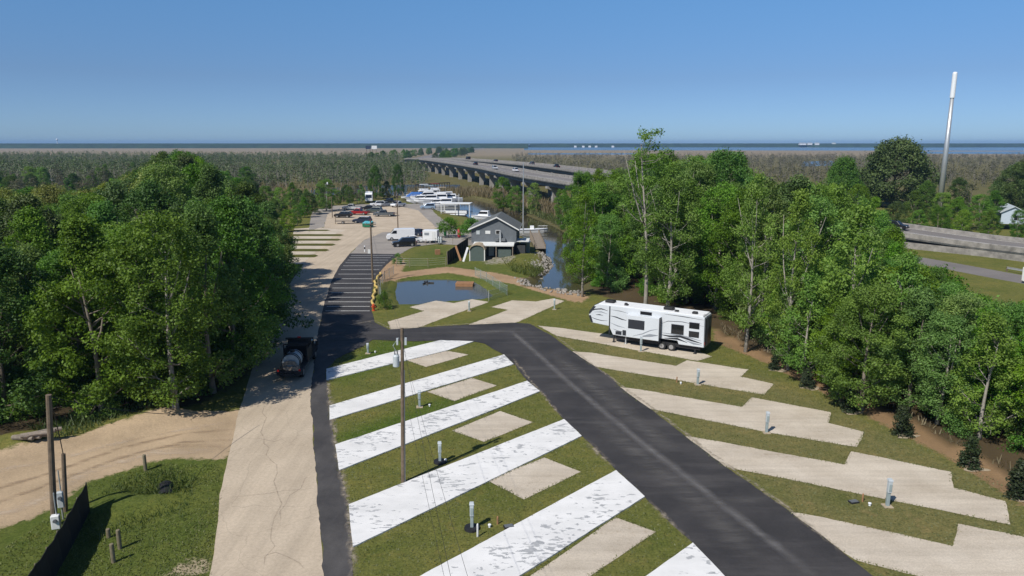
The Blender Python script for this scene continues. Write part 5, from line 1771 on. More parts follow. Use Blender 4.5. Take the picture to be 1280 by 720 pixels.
for s in (-1, 1):
    tube(bm, [(-3.2, s * .85, .1), (2.6, s * .85, .1), (3.3, s * .85, .35)], [.35, .35, .08], 10)
mesh_obj('pontoon', bm, M['metal'], pt)
bm = bmesh.new()
box(bm, (0, 0, .5), (6.4, 2.4, .1))
for s in (-1, 1):
    box(bm, (0, s * 1.17, .95), (6.2, .05, .75))
for x in (-3.1, 3.1):
    box(bm, (x, 0, .95), (.05, 2.3, .75))
mesh_obj('deck', bm, M['white'], pt)
bm = bmesh.new()
box(bm, (-1, 0, 2.4), (3, 2.2, .08))
for x in (-2.3, .3):
    for s in (-1, 1):
        tube(bm, [(x, s, 1.2), (x, s, 2.4)], .025, 5)
mesh_obj('canopy', bm, M['white_dirty'], pt)
c = P(572, 268, 0)
q = thing('mooring_mast', 'slim white mast standing on the slip beside the pontoon boat', 'mast', (c.x, c.y + 6, -1.5))
bm = bmesh.new()
tube(bm, [(0, 0, 0), (0, 0, 7.0)], [0.1, 0.05], 8)
mesh_obj('shaft', bm, M['metal_white'], q)

# ------------------------------------------------------------------ grey house by the canal
M['siding'] = NT('grey_lap_siding')
_s = M['siding']
_w = _s.t.nodes.new('ShaderNodeTexWave')
_w.wave_type, _w.bands_direction = 'BANDS', 'Z'
_w.wave_profile = 'SAW'
_w.inputs['Scale'].default_value = 1.6
_s.link(_s.pos, _w.inputs['Vector'])
_s.bump(_w.outputs['Fac'], 0.5, 0.02)
M['siding'] = _s.done(_s.ramp(_s.noise(2.0), [(0.3, (0.125, 0.140, 0.155)), (0.7, (0.155, 0.172, 0.188))]), 0.8, 0.25)
M['shingle'] = mat('grey_roof_shingles', (0.115, 0.125, 0.125), 0.95, var=0.3, scale=3.0, bump=0.6, bscale=12)
M['shed_green'] = mat('dark_green_shed_siding', (0.085, 0.115, 0.105), 0.8, var=0.12, scale=3)
M['trim'] = mat('white_house_trim', (0.72, 0.72, 0.70), 0.6, var=0.05)
M['shadow_wall'] = mat('dark_boards_and_shade', (0.05, 0.052, 0.055), 0.85, var=0.2)  # dark annex boards; also paints undercroft shade on the lower wall
ha, hb = P(589.5, 322), P(645.5, 322)
hx = (hb - ha).normalized()
HW = (hb - ha).length
h = thing('house', 'two storey grey house with shingled gable roof beside the canal', 'house', ha.to_tuple(), R(-4))
D, E1, EZ, PK, PX = 9.5, 2.7, 5.35, 7.15, HW * 0.57
bm = bmesh.new()
prism(bm, [(0, E1), (0, EZ - .25), (PX, PK - .12), (HW, EZ), (HW, E1)], 0.0, D)
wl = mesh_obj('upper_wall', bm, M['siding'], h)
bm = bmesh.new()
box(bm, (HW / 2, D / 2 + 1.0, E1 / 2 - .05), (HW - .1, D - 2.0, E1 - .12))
mesh_obj('lower_wall', bm, M['shadow_wall'], h)  # dark tone painted for the shade of the open undercroft
bm = bmesh.new()
for (x0, z0, x1, z1) in ((-0.5, EZ - .42, PX, PK), (HW + .5, EZ - .42, PX, PK)):
    hull8(bm, [(x0, -0.45, z0), (x1, -0.45, z1), (x1, D + .4, z1), (x0, D + .4, z0)], [(x0, -0.45, z0 + .2), (x1, -0.45, z1 + .2), (x1, D + .4, z1 + .2), (x0, D + .4, z0 + .2)])
mesh_obj('roof', bm, M['shingle'], h)
bm = bmesh.new()
for (x0, z0, x1, z1) in ((-0.52, EZ - .42, PX, PK), (HW + .52, EZ - .42, PX, PK)):
    hull8(bm, [(x0, -0.49, z0 - .02), (x1, -0.49, z1 - .02), (x1, -0.455, z1 - .02), (x0, -0.455, z0 - .02)], [(x0, -0.49, z0 + .22), (x1, -0.49, z1 + .22), (x1, -0.455, z1 + .22), (x0, -0.455, z0 + .22)])
for x in (-0.53, HW + .5):
    box(bm, (x, D / 2, EZ - .33), (0.05, D + .8, .2))
mesh_obj('fascia', bm, M['trim'], h)
for x, z, w_, h_, m_ in ((2.95, 4.55, .75, .42, 'trim'), (4.75, 4.6, .7, .6, 'glass'), (1.2, 4.5, .55, .6, 'siding')):
    bm = bmesh.new()
    box(bm, (x, -0.03, z), (w_ + .14, .06, h_ + .14))
    f = mesh_obj('window', bm, M['trim'] if m_ != 'siding' else M['box_grey'], h, 0.01)
    bm = bmesh.new()
    box(bm, (x, -0.065, z), (w_, .02, h_))
    mesh_obj('pane', bm, M['white_dirty'] if m_ == 'trim' else (M['glass'] if m_ == 'glass' else M['box_light']), f)
bm = bmesh.new()
box(bm, (5.15, -.22, 3.75), (.34, .4, 1.9))
mesh_obj('duct', bm, M['metal'], h, .02)
for x, w_ in ((4.55, .7), (5.75, .7)):
    bm = bmesh.new()
    box(bm, (x, -.28, 3.3), (w_, .5, .5))
    mesh_obj('wall_air_conditioner', bm, M['rv_grey'], h, .03)
bm = bmesh.new()
hull8(bm, [(.5, -2.4, E1 - .28), (HW - .3, -2.4, E1 - .28), (HW - .3, -.005, E1 - .02), (.5, -.005, E1 - .02)], [(.5, -2.4, E1 - .1), (HW - .3, -2.4, E1 - .1), (HW - .3, -.005, E1 + .16), (.5, -.005, E1 + .16)])
mesh_obj('porch_roof', bm, M['white_dirty'], h)
for x in (.7, 2.6, 4.6, HW - .5):
    bm = bmesh.new()
    box(bm, (x, -2.25, 1.2), (.14, .14, 2.4))
    mesh_obj('porch_post', bm, M['timber'], h)
bm = bmesh.new()
box(bm, (3.35, 1.96, 1.1), (.95, .08, 2.05))
dr = mesh_obj('door', bm, M['trim'], h, .01)
bm = bmesh.new()
box(bm, (3.72, 1.9, 1.05), (.06, .08, .12))
mesh_obj('handle', bm, M['metal'], dr)
bm = bmesh.new()
box(bm, (6.0, -1.9, 1.15), (2.4, .06, 1.5))
mesh_obj('lattice_screen', bm, M['shed_green'], h)
bm = bmesh.new()
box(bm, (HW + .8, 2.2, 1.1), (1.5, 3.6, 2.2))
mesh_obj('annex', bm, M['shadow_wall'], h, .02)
bm = bmesh.new()
box(bm, (HW + .9, 2.2, 2.95), (2.6, 4.2, .12))
mesh_obj('annex_roof', bm, M['white_dirty'], h)

def yard(px, name, label, cat, rz=0.0, z=0.0):
    p = P(*px)
    return thing(name, label, cat, (p.x, p.y, z), R(rz))
s = yard((596.5, 326.5), 'garden_shed', 'small dark green shed with rounded barn roof before the grey house', 'shed', -4)
bm = bmesh.new()
arc = [(-1.3, 0), (1.3, 0), (1.3, 1.95), (1.0, 2.45), (.5, 2.72), (0, 2.8), (-.5, 2.72), (-1.0, 2.45), (-1.3, 1.95)]
prism(bm, arc, 0, 3.0)
mesh_obj('wall', bm, M['shed_green'], s)
bm = bmesh.new()
o_ = [(x * 1.12, z + .1) for x, z in arc[2:]]
i_ = [(x * 1.02, z + .01) for x, z in arc[2:]]
prism(bm, o_ + i_[::-1], -.2, 3.2)
mesh_obj('roof', bm, M['canvas_tan'], s)
bm = bmesh.new()
for x in (-1.28, 1.28):
    box(bm, (x, -.03, 1.0), (.16, .05, 2.0))
mesh_obj('corner_trim', bm, M['trim'], s)
u = yard((656.5, 319.5), 'utility_cabin', 'pale grey green cabin with flat white roof right of the house', 'cabin', -4)
bm = bmesh.new()
box(bm, (0, 1.1, 1.15), (1.55, 2.2, 2.3))
mesh_obj('wall', bm, M['box_grey'], u, .03)
bm = bmesh.new()
box(bm, (0, 1.1, 2.36), (1.75, 2.5, .12))
mesh_obj('roof', bm, M['white_dirty'], u, .02)
for k, (px, lab, m_, sz) in enumerate((((631, 322.5), 'pale condenser unit standing on the gravel before the house', 'box_light', (1.0, .8, .8)), ((623, 322.5), 'dark barbecue smoker beside the condenser unit before the house', 'box_grey', (.8, .7, 1.0)),
                                       ((625, 318), 'white water tank under the porch of the house', 'white_dirty', (.6, .6, 1.4)))):
    t = yard(px, ('condenser_unit', 'smoker', 'water_tank')[k], lab, ('condenser', 'smoker', 'tank')[k])
    bm = bmesh.new()
    if k == 2:
        bmesh.ops.create_cone(bm, cap_ends=True, segments=16, radius1=.38, radius2=.38, depth=1.3, matrix=Matrix.Translation((0, 0, .65)))
        mesh_obj('shell', bm, M[m_], t, .08, seg=2)
        bm = bmesh.new()
        bmesh.ops.create_cone(bm, cap_ends=True, segments=12, radius1=.16, radius2=.14, depth=.12, matrix=Matrix.Translation((0, 0, 1.36)))
        mesh_obj('lid', bm, M['black'], t)
    elif k == 1:
        bmesh.ops.create_cone(bm, cap_ends=True, segments=16, radius1=.32, radius2=.32, depth=1.1, matrix=Matrix.Translation((0, 0, .8)) @ Matrix.Rotation(math.pi / 2, 4, 'Y'))
        mesh_obj('barrel', bm, M['black'], t, .03)
        bm = bmesh.new()
        for x in (-.4, .4):
            for y in (-.2, .2):
                tube(bm, [(x, y, 0), (x, y * .8, .6)], .03, 5)
        tube(bm, [(.45, 0, 1.0), (.45, 0, 1.7)], .07, 8)
        mesh_obj('legs_and_flue', bm, M['black'], t)
    else:
        box(bm, (0, 0, sz[2] / 2), sz)
        mesh_obj('casing', bm, M[m_], t, .04)
        bm = bmesh.new()
        bmesh.ops.create_cone(bm, cap_ends=True, segments=16, radius1=.34, radius2=.34, depth=.04, matrix=Matrix.Translation((0, 0, sz[2] + .02)))
        mesh_obj('fan_grille', bm, M['rv_grey'], t)
# black screen fence and boards leaning on it
def panel_fence(pts, H, name, label, m, post_m, post_h, group=None, sag=0.0, th=0.03, every=2.0, post_w=0.09):
    W = [P(*p) for p in pts]
    t = thing(name, label, 'fence', W[0].to_tuple(), 0, group)
    o = W[0]
    path = []
    for a, b in zip(W, W[1:]):
        n = max(1, round((b - a).length / every))
        path += [a.lerp(b, k / n) - o for k in range(n)]
    path.append(W[-1] - o)
    fine = catmull(path, 5)
    rng = random.Random(len(pts))
    bm = bmesh.new()
    rings = []
    for i, p in enumerate(fine):
        r = frame_at(fine, i)[1]
        k = (i % 5) / 5
        hh = H - sag * math.sin(math.pi * k) * rng.uniform(.6, 1.2)
        bl = 0.07 * math.sin(math.pi * k)
        rings.append([bm.verts.new(p + r * (dx + bl * (zz > .1 and zz < hh - .1)) + Vector((0, 0, zz))) for dx, zz in ((0, .02), (0, hh * .5), (0, hh), (th, hh), (th, hh * .5), (th, .02))])
    for a, b in zip(rings, rings[1:]):
        for k in range(6):
            bm.faces.new((a[k], a[(k + 1) % 6], b[(k + 1) % 6], b[k]))
    bm.faces.new(rings[0])
    bm.faces.new(rings[-1][::-1])
    bmesh.ops.recalc_face_normals(bm, faces=bm.faces[:])
    mesh_obj('screen', bm, m, t)
    for p in path:
        bm = bmesh.new()
        box(bm, (p.x, p.y, post_h / 2), (post_w, post_w, post_h))
        mesh_obj('post', bm, post_m, t)
    return t
panel_fence([(559, 331), (568, 324), (577, 317.5), (585, 311.5)], 2.2, 'screen_fence', 'tall black screened fence climbing beside the green shed', M['silt'], M['timber'], 2.3)
for k, (px, m_, ln, tilt, lab) in enumerate((((579, 327), 'white', 2.6, 18, 'pale board leaning on the black screen fence'), ((576, 326), 'timber_brown', 2.8, -20, 'brown board leaning on the black screen fence'))):
    t = yard(px, 'leaning_board', lab, 'board')
    bm = bmesh.new()
    box(bm, (0, 0, ln / 2), (.35, .05, ln))
    box(bm, (.0, .035, ln / 2), (.08, .03, ln - .3))
    b_ = mesh_obj('plank', bm, M[m_], t)
    b_.rotation_euler = (R(-15), R(tilt), 0)
# wire fence round the lawn
def wire_fence(pts, H, name, label, every=2.6, m='timber', net=None, wires=4):
    W = [P(*p) for p in pts]
    t = thing(name, label, 'fence', W[0].to_tuple())
    o = W[0]
    path = []
    for a, b in zip(W, W[1:]):
        n = max(1, round((b - a).length / every))
        path += [a.lerp(b, k / n) - o for k in range(n)]
    path.append(W[-1] - o)
    for p in path:
        bm = bmesh.new()
        tube(bm, [p + Vector((0, 0, -.1)), p + Vector((0, 0, H + .1))], .045, 6)
        mesh_obj('post', bm, M[m], t)
    if net:
        bm = bmesh.new()
        rows = []
        for p in path:
            rows.append([bm.verts.new(p + Vector((0, 0, z))) for z in (.03, H * .5, H)])
        for a, b in zip(rows, rows[1:]):
            for k in (0, 1):
                bm.faces.new((a[k], b[k], b[k + 1], a[k + 1]))
        mesh_obj('netting', bm, net, t)
    bm = bmesh.new()
    for k in range(wires):
        z = H * (k + 1) / wires
        tube(bm, [p + Vector((0, 0, z)) for p in path], .012, 4)
    mesh_obj('wire', bm, M['metal'], t)
    return t
NETM = NT('pale_green_netting')
NETM.b.inputs['Base Color'].default_value = (0.30, 0.42, 0.36, 1)
_t = NETM.t.nodes.new('ShaderNodeBsdfTransparent')
_m = NETM.t.nodes.new('ShaderNodeMixShader')
_m.inputs[0].default_value = 0.30
NETM.link(_t.outputs[0], _m.inputs[1])
NETM.link(NETM.b.outputs[0], _m.inputs[2])
NETM.link(_m.outputs[0], NETM.t.nodes['Material Output'].inputs['Surface'])
wire_fence([(594, 345), (608, 352), (634, 369), (611, 376)], 1.3, 'pond_fence', 'pale green netting fence at the right end of the pond', 3.0, 'metal', NETM.m, 2)
wire_fence([(478, 378), (473, 366), (481, 350), (492, 343)], 1.3, 'pond_fence', 'pale green netting fence at the left end of the pond', 3.0, 'metal', NETM.m, 2)
wire_fence([(496, 333), (512, 334), (535, 334), (557, 332)], 1.4, 'wire_fence', 'low wire fence along the front of the small lawn', 3.0, 'timber', None, 4)
wire_fence([(520, 309), (545, 306), (566, 307)], 1.3, 'wire_fence', 'low wire fence along the back of the small lawn', 3.0, 'timber', None, 3)
t = yard((547, 318), 'wooden_crate', 'small wooden box standing on the lawn inside the wire fence', 'box', 12)
bm = bmesh.new()
for z in (.15, .42, .69):
    box(bm, (0, -.4, z), (.9, .04, .22))
    box(bm, (0, .4, z), (.9, .04, .22))
    box(bm, (-.43, 0, z), (.04, .8, .22))
    box(bm, (.43, 0, z), (.04, .8, .22))
box(bm, (0, 0, .82), (.95, .9, .05))
mesh_obj('boards', bm, M['timber_brown'], t)
# pond raft and low dark shape
q = P(581, 357, -.35)
t = thing('wooden_raft', 'brown wooden raft floating on the pond', 'raft', (q.x, q.y, -.35), R(-3))
bm = bmesh.new()
for k in range(9):
    box(bm, (-1.15 + k * .288, 0, .42), (.26, 1.9, .06))
mesh_obj('planking', bm, M['timber_brown'], t)
bm = bmesh.new()
for y in (-.9, .9):
    box(bm, (0, y, .2), (2.5, .1, .36))
for x in (-1.2, 1.2):
    box(bm, (x, 0, .2), (.1, 1.7, .36))
mesh_obj('frame', bm, M['timber_brown'], t)
q = P(534, 354, -.35)
t = thing('pond_shape', 'low dark shape in the middle of the pond', 'float', (q.x, q.y, -.35))
bm = bmesh.new()
bmesh.ops.create_cone(bm, cap_ends=True, segments=18, radius1=.55, radius2=.4, depth=.16, matrix=Matrix.Translation((0, 0, .06)))
mesh_obj('base', bm, M['black'], t, .03)
bm = bmesh.new()
tube(bm, [(0, 0, .1), (0, 0, .4)], [.12, .08], 8)
for a in range(3):
    tube(bm, [(0, 0, .12), (1.0 * math.cos(a * 2.09), 1.0 * math.sin(a * 2.09), .08)], [.05, .12], 6)
mesh_obj('nozzle', bm, M['black'], t)  # upright stub and arms of the dark shape
# yellow barrier along the parking edge, hydrant, posts
M['yellow'] = mat('faded_yellow_plastic', (0.58, 0.42, 0.13), 0.6, var=0.15, scale=2)
M['orange'] = mat('red_orange_paint', (0.50, 0.075, 0.02), 0.5, var=0.1)
pts = catmull([tuple(P(x, y, .22)) for x, y in ((466.5, 383), (466, 374), (468, 366), (470.5, 359), (468.5, 353), (472, 347), (476, 341))], 10)
t = thing('drain_pipe', 'wavy yellow corrugated pipe lying along the edge of the striped parking', 'pipe', pts[0].to_tuple())
bm = bmesh.new()
pp = [p - pts[0] + Vector((0.12 * math.sin(i * .7), 0, 0.05 * math.sin(i * 1.1))) for i, p in enumerate(pts)]
tube(bm, pp, [.15 + .02 * (i % 2) for i in range(len(pp))], 10)
mesh_obj('pipe', bm, M['yellow'], t)
t = yard((467, 388.5), 'fire_hydrant', 'red orange hydrant at the near end of the yellow pipe', 'hydrant')
bm = bmesh.new()
tube(bm, [(0, 0, 0), (0, 0, .08), (0, 0, .09), (0, 0, .62), (0, 0, .66), (0, 0, .8), (0, 0, .9)], [.2, .2, .14, .14, .19, .15, .03], 12)
mesh_obj('barrel', bm, M['orange'], t, smooth=False)
for a in (0, 180, 270):
    bm = bmesh.new()
    c_, s_ = math.cos(R(a)), math.sin(R(a))
    tube(bm, [(0, 0, .5), (.26 * c_, .26 * s_, .5)], .08, 10)
    mesh_obj('nozzle', bm, M['orange'], t)
for k, (x, y0, y1, rad, m_, lab) in enumerate(((473.5, 367, 343, .13, 'post', 'thick wooden post beside the yellow pipe'), )):
    t = yard((x, y0), 'wooden_post', lab, 'post')
    bm = bmesh.new()
    tube(bm, [(0, 0, -.2), (0, 0, 2.3), (0, 0, 2.36)], [rad, rad, rad * .6], 8)
    o = mesh_obj('shaft', bm, M[m_], t)

# ------------------------------------------------------------------ poles and wires
def height_at(px, by, ty):
    p = P(px, by)
    b = (ty - 360) / F
    return CAMZ - (SN + b * CS) / (CS - b * SN) * p.y
def utility_pole(px, by, ty, r, label, m='pole', transformer=False, arm=False, lamp=False, sign=False, group=None, tip=0.7, lean=0.0):
    p = P(px, by)
    H = height_at(px, by, ty)
    t = thing('utility_pole', label, 'pole', p.to_tuple(), 0, group)
    t.rotation_euler.y = math.atan2(lean, H)
    bm = bmesh.new()
    tube(bm, [(0, 0, -.4), (.01 * r, 0, H * .5), (0, 0, H)], [r, r * (1 + tip) / 2, r * tip], 10)
    mesh_obj('shaft', bm, M[m], t)
    if arm:
        bm = bmesh.new()
        box(bm, (0, -.16, H - .5), (1.6, .09, .11), rz=R(12))
        a = mesh_obj('crossarm', bm, M['pole'], t)
        for x in (-.7, 0.0, .7):
            bm = bmesh.new()
            tube(bm, [(x, -.16 + .2 * x, H - .45), (x, -.16 + .2 * x, H - .2)], [.03, .06], 6)
            mesh_obj('insulator', bm, M['box_light'], a)
    if transformer:
        bm = bmesh.new()
        tube(bm, [(-.34, -.1, H - 2.3), (-.34, -.1, H - 2.26), (-.34, -.1, H - 1.65), (-.34, -.1, H - 1.56)], [.15, .19, .19, .13], 14)
        a = mesh_obj('transformer', bm, M['box_light'], t)
        for x in (-.42, -.26):
            bm = bmesh.new()
            tube(bm, [(x, -.1, H - 1.56), (x, -.1, H - 1.3)], [.04, .025], 6)
            mesh_obj('bushing', bm, M['rv_grey'], a)
        bm = bmesh.new()
        tube(bm, [(-.32, -.1, H - 1.4), (-.5, -.2, H - 1.0), (-.18, -.12, H - .55)], .018, 5)
        box(bm, (.22, -.12, H - .75), (.12, .12, .42))
        box(bm, (-.25, -.2, H - .75), (.1, .1, .4))
        mesh_obj('cutout_fuse', bm, M['box_light'], t)
        bm = bmesh.new()
        tube(bm, [(.13, -.1, 0), (.13, -.1, H - 2.5)], .03, 5)
        mesh_obj('conduit', bm, M['rv_grey'], t)
    if lamp:
        bm = bmesh.new()
        tube(bm, [(0, 0, H - .3), (.5, -.4, H)], .035, 6)
        a = mesh_obj('lamp_arm', bm, M['metal'], t)
        bm = bmesh.new()
        box(bm, (.6, -.5, H), (.35, .3, .7))
        mesh_obj('lamp_head', bm, M['white'], a, .06)
    if sign:
        bm = bmesh.new()
        box(bm, (-.34, -.14, sign), (.36, .03, .6))
        mesh_obj('sign_plate', bm, M['white_dirty'], t)
    return t, p, H
_, pm, Hm = utility_pole(504, 603, 410, .135, 'tall wooden utility pole with grey transformer rising from the grass between white pads', transformer=True, arm=False, lean=.22)
_, pfar, Hf = utility_pole(466, 353, 276, .15, 'wooden utility pole at the edge of the striped parking', arm=True, sign=4.6)
_, pl2, Hl2 = utility_pole(497.5, 287, 242, .14, 'wooden pole behind the white van in the sandy lot', arm=True)
utility_pole(409, 264.5, 229, .12, 'pole with white lamp head at the back left of the sandy lot', 'metal', lamp=True)
utility_pole(415.5, 272, 245, .12, 'dark pole just right of the lamp pole in the sandy lot')
utility_pole(419.5, 280, 264, .07, 'short dark pole beside the flatbed trailer')
_, pL, HL = utility_pole(68, 657, 493, .17, 'tall weathered pole standing behind the black silt fence', tip=.82, lean=.62)
_, pS, HS = utility_pole(82, 640, 567, .13, 'shorter weathered pole carrying the service conduit beside the silt fence', tip=.85, lean=.3)
utility_pole(221, 520, 490, .07, 'thin grey pole stub at the wood corner by the track', 'post')
t = yard((654, 294), 'steel_mast', 'tall slim steel mast rising behind the grey house', 'mast')
bm = bmesh.new()
tube(bm, [(0, 0, -.3), (0, 0, height_at(654, 294, 203))], [.17, .09], 10)
mesh_obj('shaft', bm, M['metal'], t)
bm = bmesh.new()
box(bm, (0, 0, .12), (.6, .6, .3))
mesh_obj('base', bm, M['bridge_con'], t, .03)
def wire(a, b, sag, label, r=.012, n=18):
    a, b = Vector(a), Vector(b)
    t_ = []
    for k in range(n + 1):
        u = k / n
        q = a.lerp(b, u)
        q.z -= 4 * sag * u * (1 - u)
        t_.append(q - a)
    bm = bmesh.new()
    tube(bm, t_, r, 5)
    o = mesh_obj('overhead_wire', bm, M['black'], None)
    o.location = a
    tag(o, label, 'wire')
    return o
near_end = Vector((0.6, 6, 9.0))
for k, (dz, dx, lab) in enumerate(((-.35, .0, 'topmost overhead wire from the transformer pole towards the viewer'), (-1.5, .15, 'middle overhead wire from the transformer pole towards the viewer'), (-2.6, -.1, 'lowest overhead wire from the transformer pole towards the viewer'))):
    wire(pm + Vector((dx + .2, -.1, Hm + dz)), near_end + Vector((dx * 4 + .4 * k, 0, dz + 1)), .5, lab, .006)
    wire(pfar + Vector((dx, 0, Hf + dz)), pm + Vector((dx + .2, .12, Hm + dz)), .7, lab.replace('from the transformer pole towards the viewer', 'between the transformer pole and striped parking pole'), .006)
wire(pL + Vector((.75, 0, HL - .15)), P(300, 512, 1.6), .6, 'thin service wire crossing above the sandy track', .02)
wire(pL + Vector((.66, 0, HL - .1)), pS + Vector((.3, 0, HS - .2)), -.35, 'looped service cable between the two weathered poles', .025)
# monopole mast
Ym = 215.0
mp = PD(1177, 236, Ym)
Hmp = PD(1190, 90, Ym).z
t = thing('monopole_tower', 'very tall tapering grey monopole tower with a white antenna shroud on top', 'tower', (mp.x, Ym, 0))
bm = bmesh.new()
tube(bm, [(0, 0, -.5), (0, 0, Hmp * .45), (0, 0, Hmp - 7.2)], [.85, .68, .5], 16)
mesh_obj('shaft', bm, M['metal'], t, smooth=True)
bm = bmesh.new()
tube(bm, [(0, 0, Hmp - 7.2), (0, 0, Hmp - .4), (0, 0, Hmp)], [.66, .64, .45], 16)
mesh_obj('antenna_shroud', bm, M['metal_white'], t)

# ------------------------------------------------------------------ hook-up pedestals and small things between the pads
def pedestal(px, by, label, h=1.25, base=False, loc=None):
    p = P(px, by)
    t = thing('utility_pedestal', label, 'pedestal', (p.x, p.y, 0.0), R(trng.uniform(-8, 8)), 'utility pedestals between the pads')
    bm = bmesh.new()
    box(bm, (0, 0, h * .5), (.17, .18, h))
    mesh_obj('post', bm, M['box_grey'], t, .015)
    bm = bmesh.new()
    box(bm, (0, -.03, h * .76), (.21, .22, h * .44))
    mesh_obj('panel_box', bm, M['box_light'], t, .015)
    bm = bmesh.new()
    hull8(bm, [(-.13, -.16, h * .985), (.13, -.16, h * .985), (.13, .11, h * .985), (-.13, .11, h * .985)], [(-.1, -.12, h * 1.04), (.1, -.12, h * 1.04), (.1, .08, h * 1.05), (-.1, .08, h * 1.05)])
    mesh_obj('cap', bm, M['box_light'], t)
    bm = bmesh.new()
    box(bm, (0, -.15, h * .74), (.15, .02, h * .26))
    mesh_obj('outlet_cover', bm, M['box_grey'], t)
    bm = bmesh.new()
    if base:
        tube(bm, [(0, 0, .0), (0, 0, .12), (0, 0, .13)], [.42, .40, .25], 16)
        mesh_obj('collar', bm, M['black'], t)
    else:
        box(bm, (0, 0, .03), (.5, .5, .06))
        mesh_obj('footing', bm, M['mulch'], t, .01)
    return t
for px, by, h_, b_, lab in ((460, 442, 1.0, 0, 'grey pedestal in the shaded grass above the first white pad'), (524.5, 509, 1.3, 0, 'grey pedestal between the second and third white pads'),
                            (550, 578, 1.35, 1, 'grey pedestal with black collar right of the tall utility pole'), (590, 661, 1.45, 1, 'grey pedestal with black collar nearest the camera beside a short white pipe'),
                            (586.5, 389, 1.2, 0, 'dark pedestal on the gravel pad below the pond'), (693, 387, 1.3, 0, 'pedestal at the end of the gravel pad right of the pond'),
                            (801, 439.5, 1.5, 0, 'pale pedestal in front of the white camper'), (872, 481, 1.35, 0, 'pale pedestal between the first and second gravel pads past the camper'),
                            (958, 541, 1.5, 0, 'pale pedestal on the grass beside the third gravel pad'), (1109, 633, 1.6, 0, 'pale pedestal nearest the camera on the right grass')):
    pedestal(px, by, lab, h_, b_)
for px, by, lab in ((557, 577, 'small white pipe cap beside the pedestal right of the utility pole'), (612, 659, 'small white pipe cap beside the nearest black collared pedestal'), (851, 480, 'small white pipe cap left of the pedestal past the camper'),
                    (1087, 632, 'small white pipe cap left of the nearest right pedestal'), (469, 441, 'small white pipe cap beside the shaded pedestal'), (537, 508, 'small white pipe cap beside the pedestal by the third white pad')):
    p = P(px, by)
    t = thing('pipe_cap', lab, 'pipe cap', p.to_tuple(), 0, 'white pipe caps')
    bm = bmesh.new()
    tube(bm, [(0, 0, 0), (0, 0, .1), (0, 0, .11), (0, 0, .17), (0, 0, .19)], [.06, .06, .09, .09, .05], 12)
    mesh_obj('cap', bm, M['white'], t)
for px, by, h_, m_, lab in ((597, 671, .75, 'white_dirty', 'short white pipe in front of the nearest collared pedestal'), (622, 655, .45, 'timber_brown', 'short brown stake right of the nearest collared pedestal'), (1078, 627, .5, 'timber_brown', 'short wooden stake left of the nearest right pedestal'),
                            (846, 478, .5, 'timber_brown', 'short wooden stake by the pedestal past the camper')):
    p = P(px, by)
    t = thing('ground_stake', lab, 'stake', p.to_tuple())
    bm = bmesh.new()
    tube(bm, [(0, 0, -.1), (0, 0, h_ * .9), (0.01, 0, h_)], [.05, .05, .03], 8)
    mesh_obj('shaft', bm, M[m_], t)
for px, by, lab in ((636, 659, 'dark valve box lid lying in the grass left of the fifth pad'), (1067, 628, 'dark valve box lid beside the wooden stake on the right grass')):
    p = P(px, by)
    t = thing('valve_box', lab, 'valve box', p.to_tuple(), R(15))
    bm = bmesh.new()
    box(bm, (0, 0, .04), (.55, .36, .1))
    mesh_obj('box', bm, M['black'], t, .02)
    bm = bmesh.new()
    box(bm, (0, 0, .1), (.46, .28, .03))
    mesh_obj('lid', bm, M['rv_grey'], t, .01)
# wooden posts in the ditch corner
for px, by, h_, lab in ((182, 588, 1.05, 'short wooden bollard at the edge of the sandy track'), (150, 686, 1.05, 'short wooden bollard in the grass, the farther of two near the silt fence'), (142, 703, 1.0, 'short wooden bollard nearest the camera by the silt fence'),
                        (136, 672, .5, 'low wooden stub in the shade of the silt fence')):
    p = P(px, by)
    t = thing('wooden_bollard', lab, 'bollard', p.to_tuple(), 0, 'wooden bollards')
    bm = bmesh.new()
    tube(bm, [(0, 0, -.3), (0, 0, h_ - .03), (0, 0, h_)], [.105, .10, .08], 12)
    mesh_obj('shaft', bm, M['post'], t)
panel_fence([(34, 772), (50, 750), (64, 728), (77, 706), (89, 684), (101, 661), (112, 640)], 1.75, 'silt_fence', 'black sagging silt fence with wooden stakes curving beside the poles', M['silt'], M['post'], 1.8, sag=.10, every=1.6, post_w=.05)
for px, by, m_, s_, z_, lab in ((72, 668, 'white_dirty', (.4, .3, .75), .35, 'white meter box low on the taller weathered pole'), (79, 650, 'box_light', (.3, .22, .9), .75, 'grey breaker box on the shorter weathered pole')):
    p = P(px, by)
    t = thing('meter_box', lab, 'meter box', (p.x, p.y, 0), R(20))
    bm = bmesh.new()
    box(bm, (0, 0, z_ + s_[2] / 2), s_)
    mesh_obj('enclosure', bm, M[m_], t, .03)
    bm = bmesh.new()
    bmesh.ops.create_cone(bm, cap_ends=True, segments=14, radius1=.1, radius2=.09, depth=.1, matrix=Matrix.Translation((0, -s_[1] / 2 - .04, z_ + s_[2] * .66)) @ Matrix.Rotation(math.pi / 2, 4, 'X'))
    mesh_obj('meter', bm, M['rv_grey'], t)
    bm = bmesh.new()
    tube(bm, [(0, .05, 0), (0, .05, z_ + .1)], .05, 8)
    tube(bm, [(0.05, .05, z_ + s_[2] - .05), (.05, .05, z_ + s_[2] + 1.2)], .035, 8)
    mesh_obj('conduit', bm, M['metal'], t)
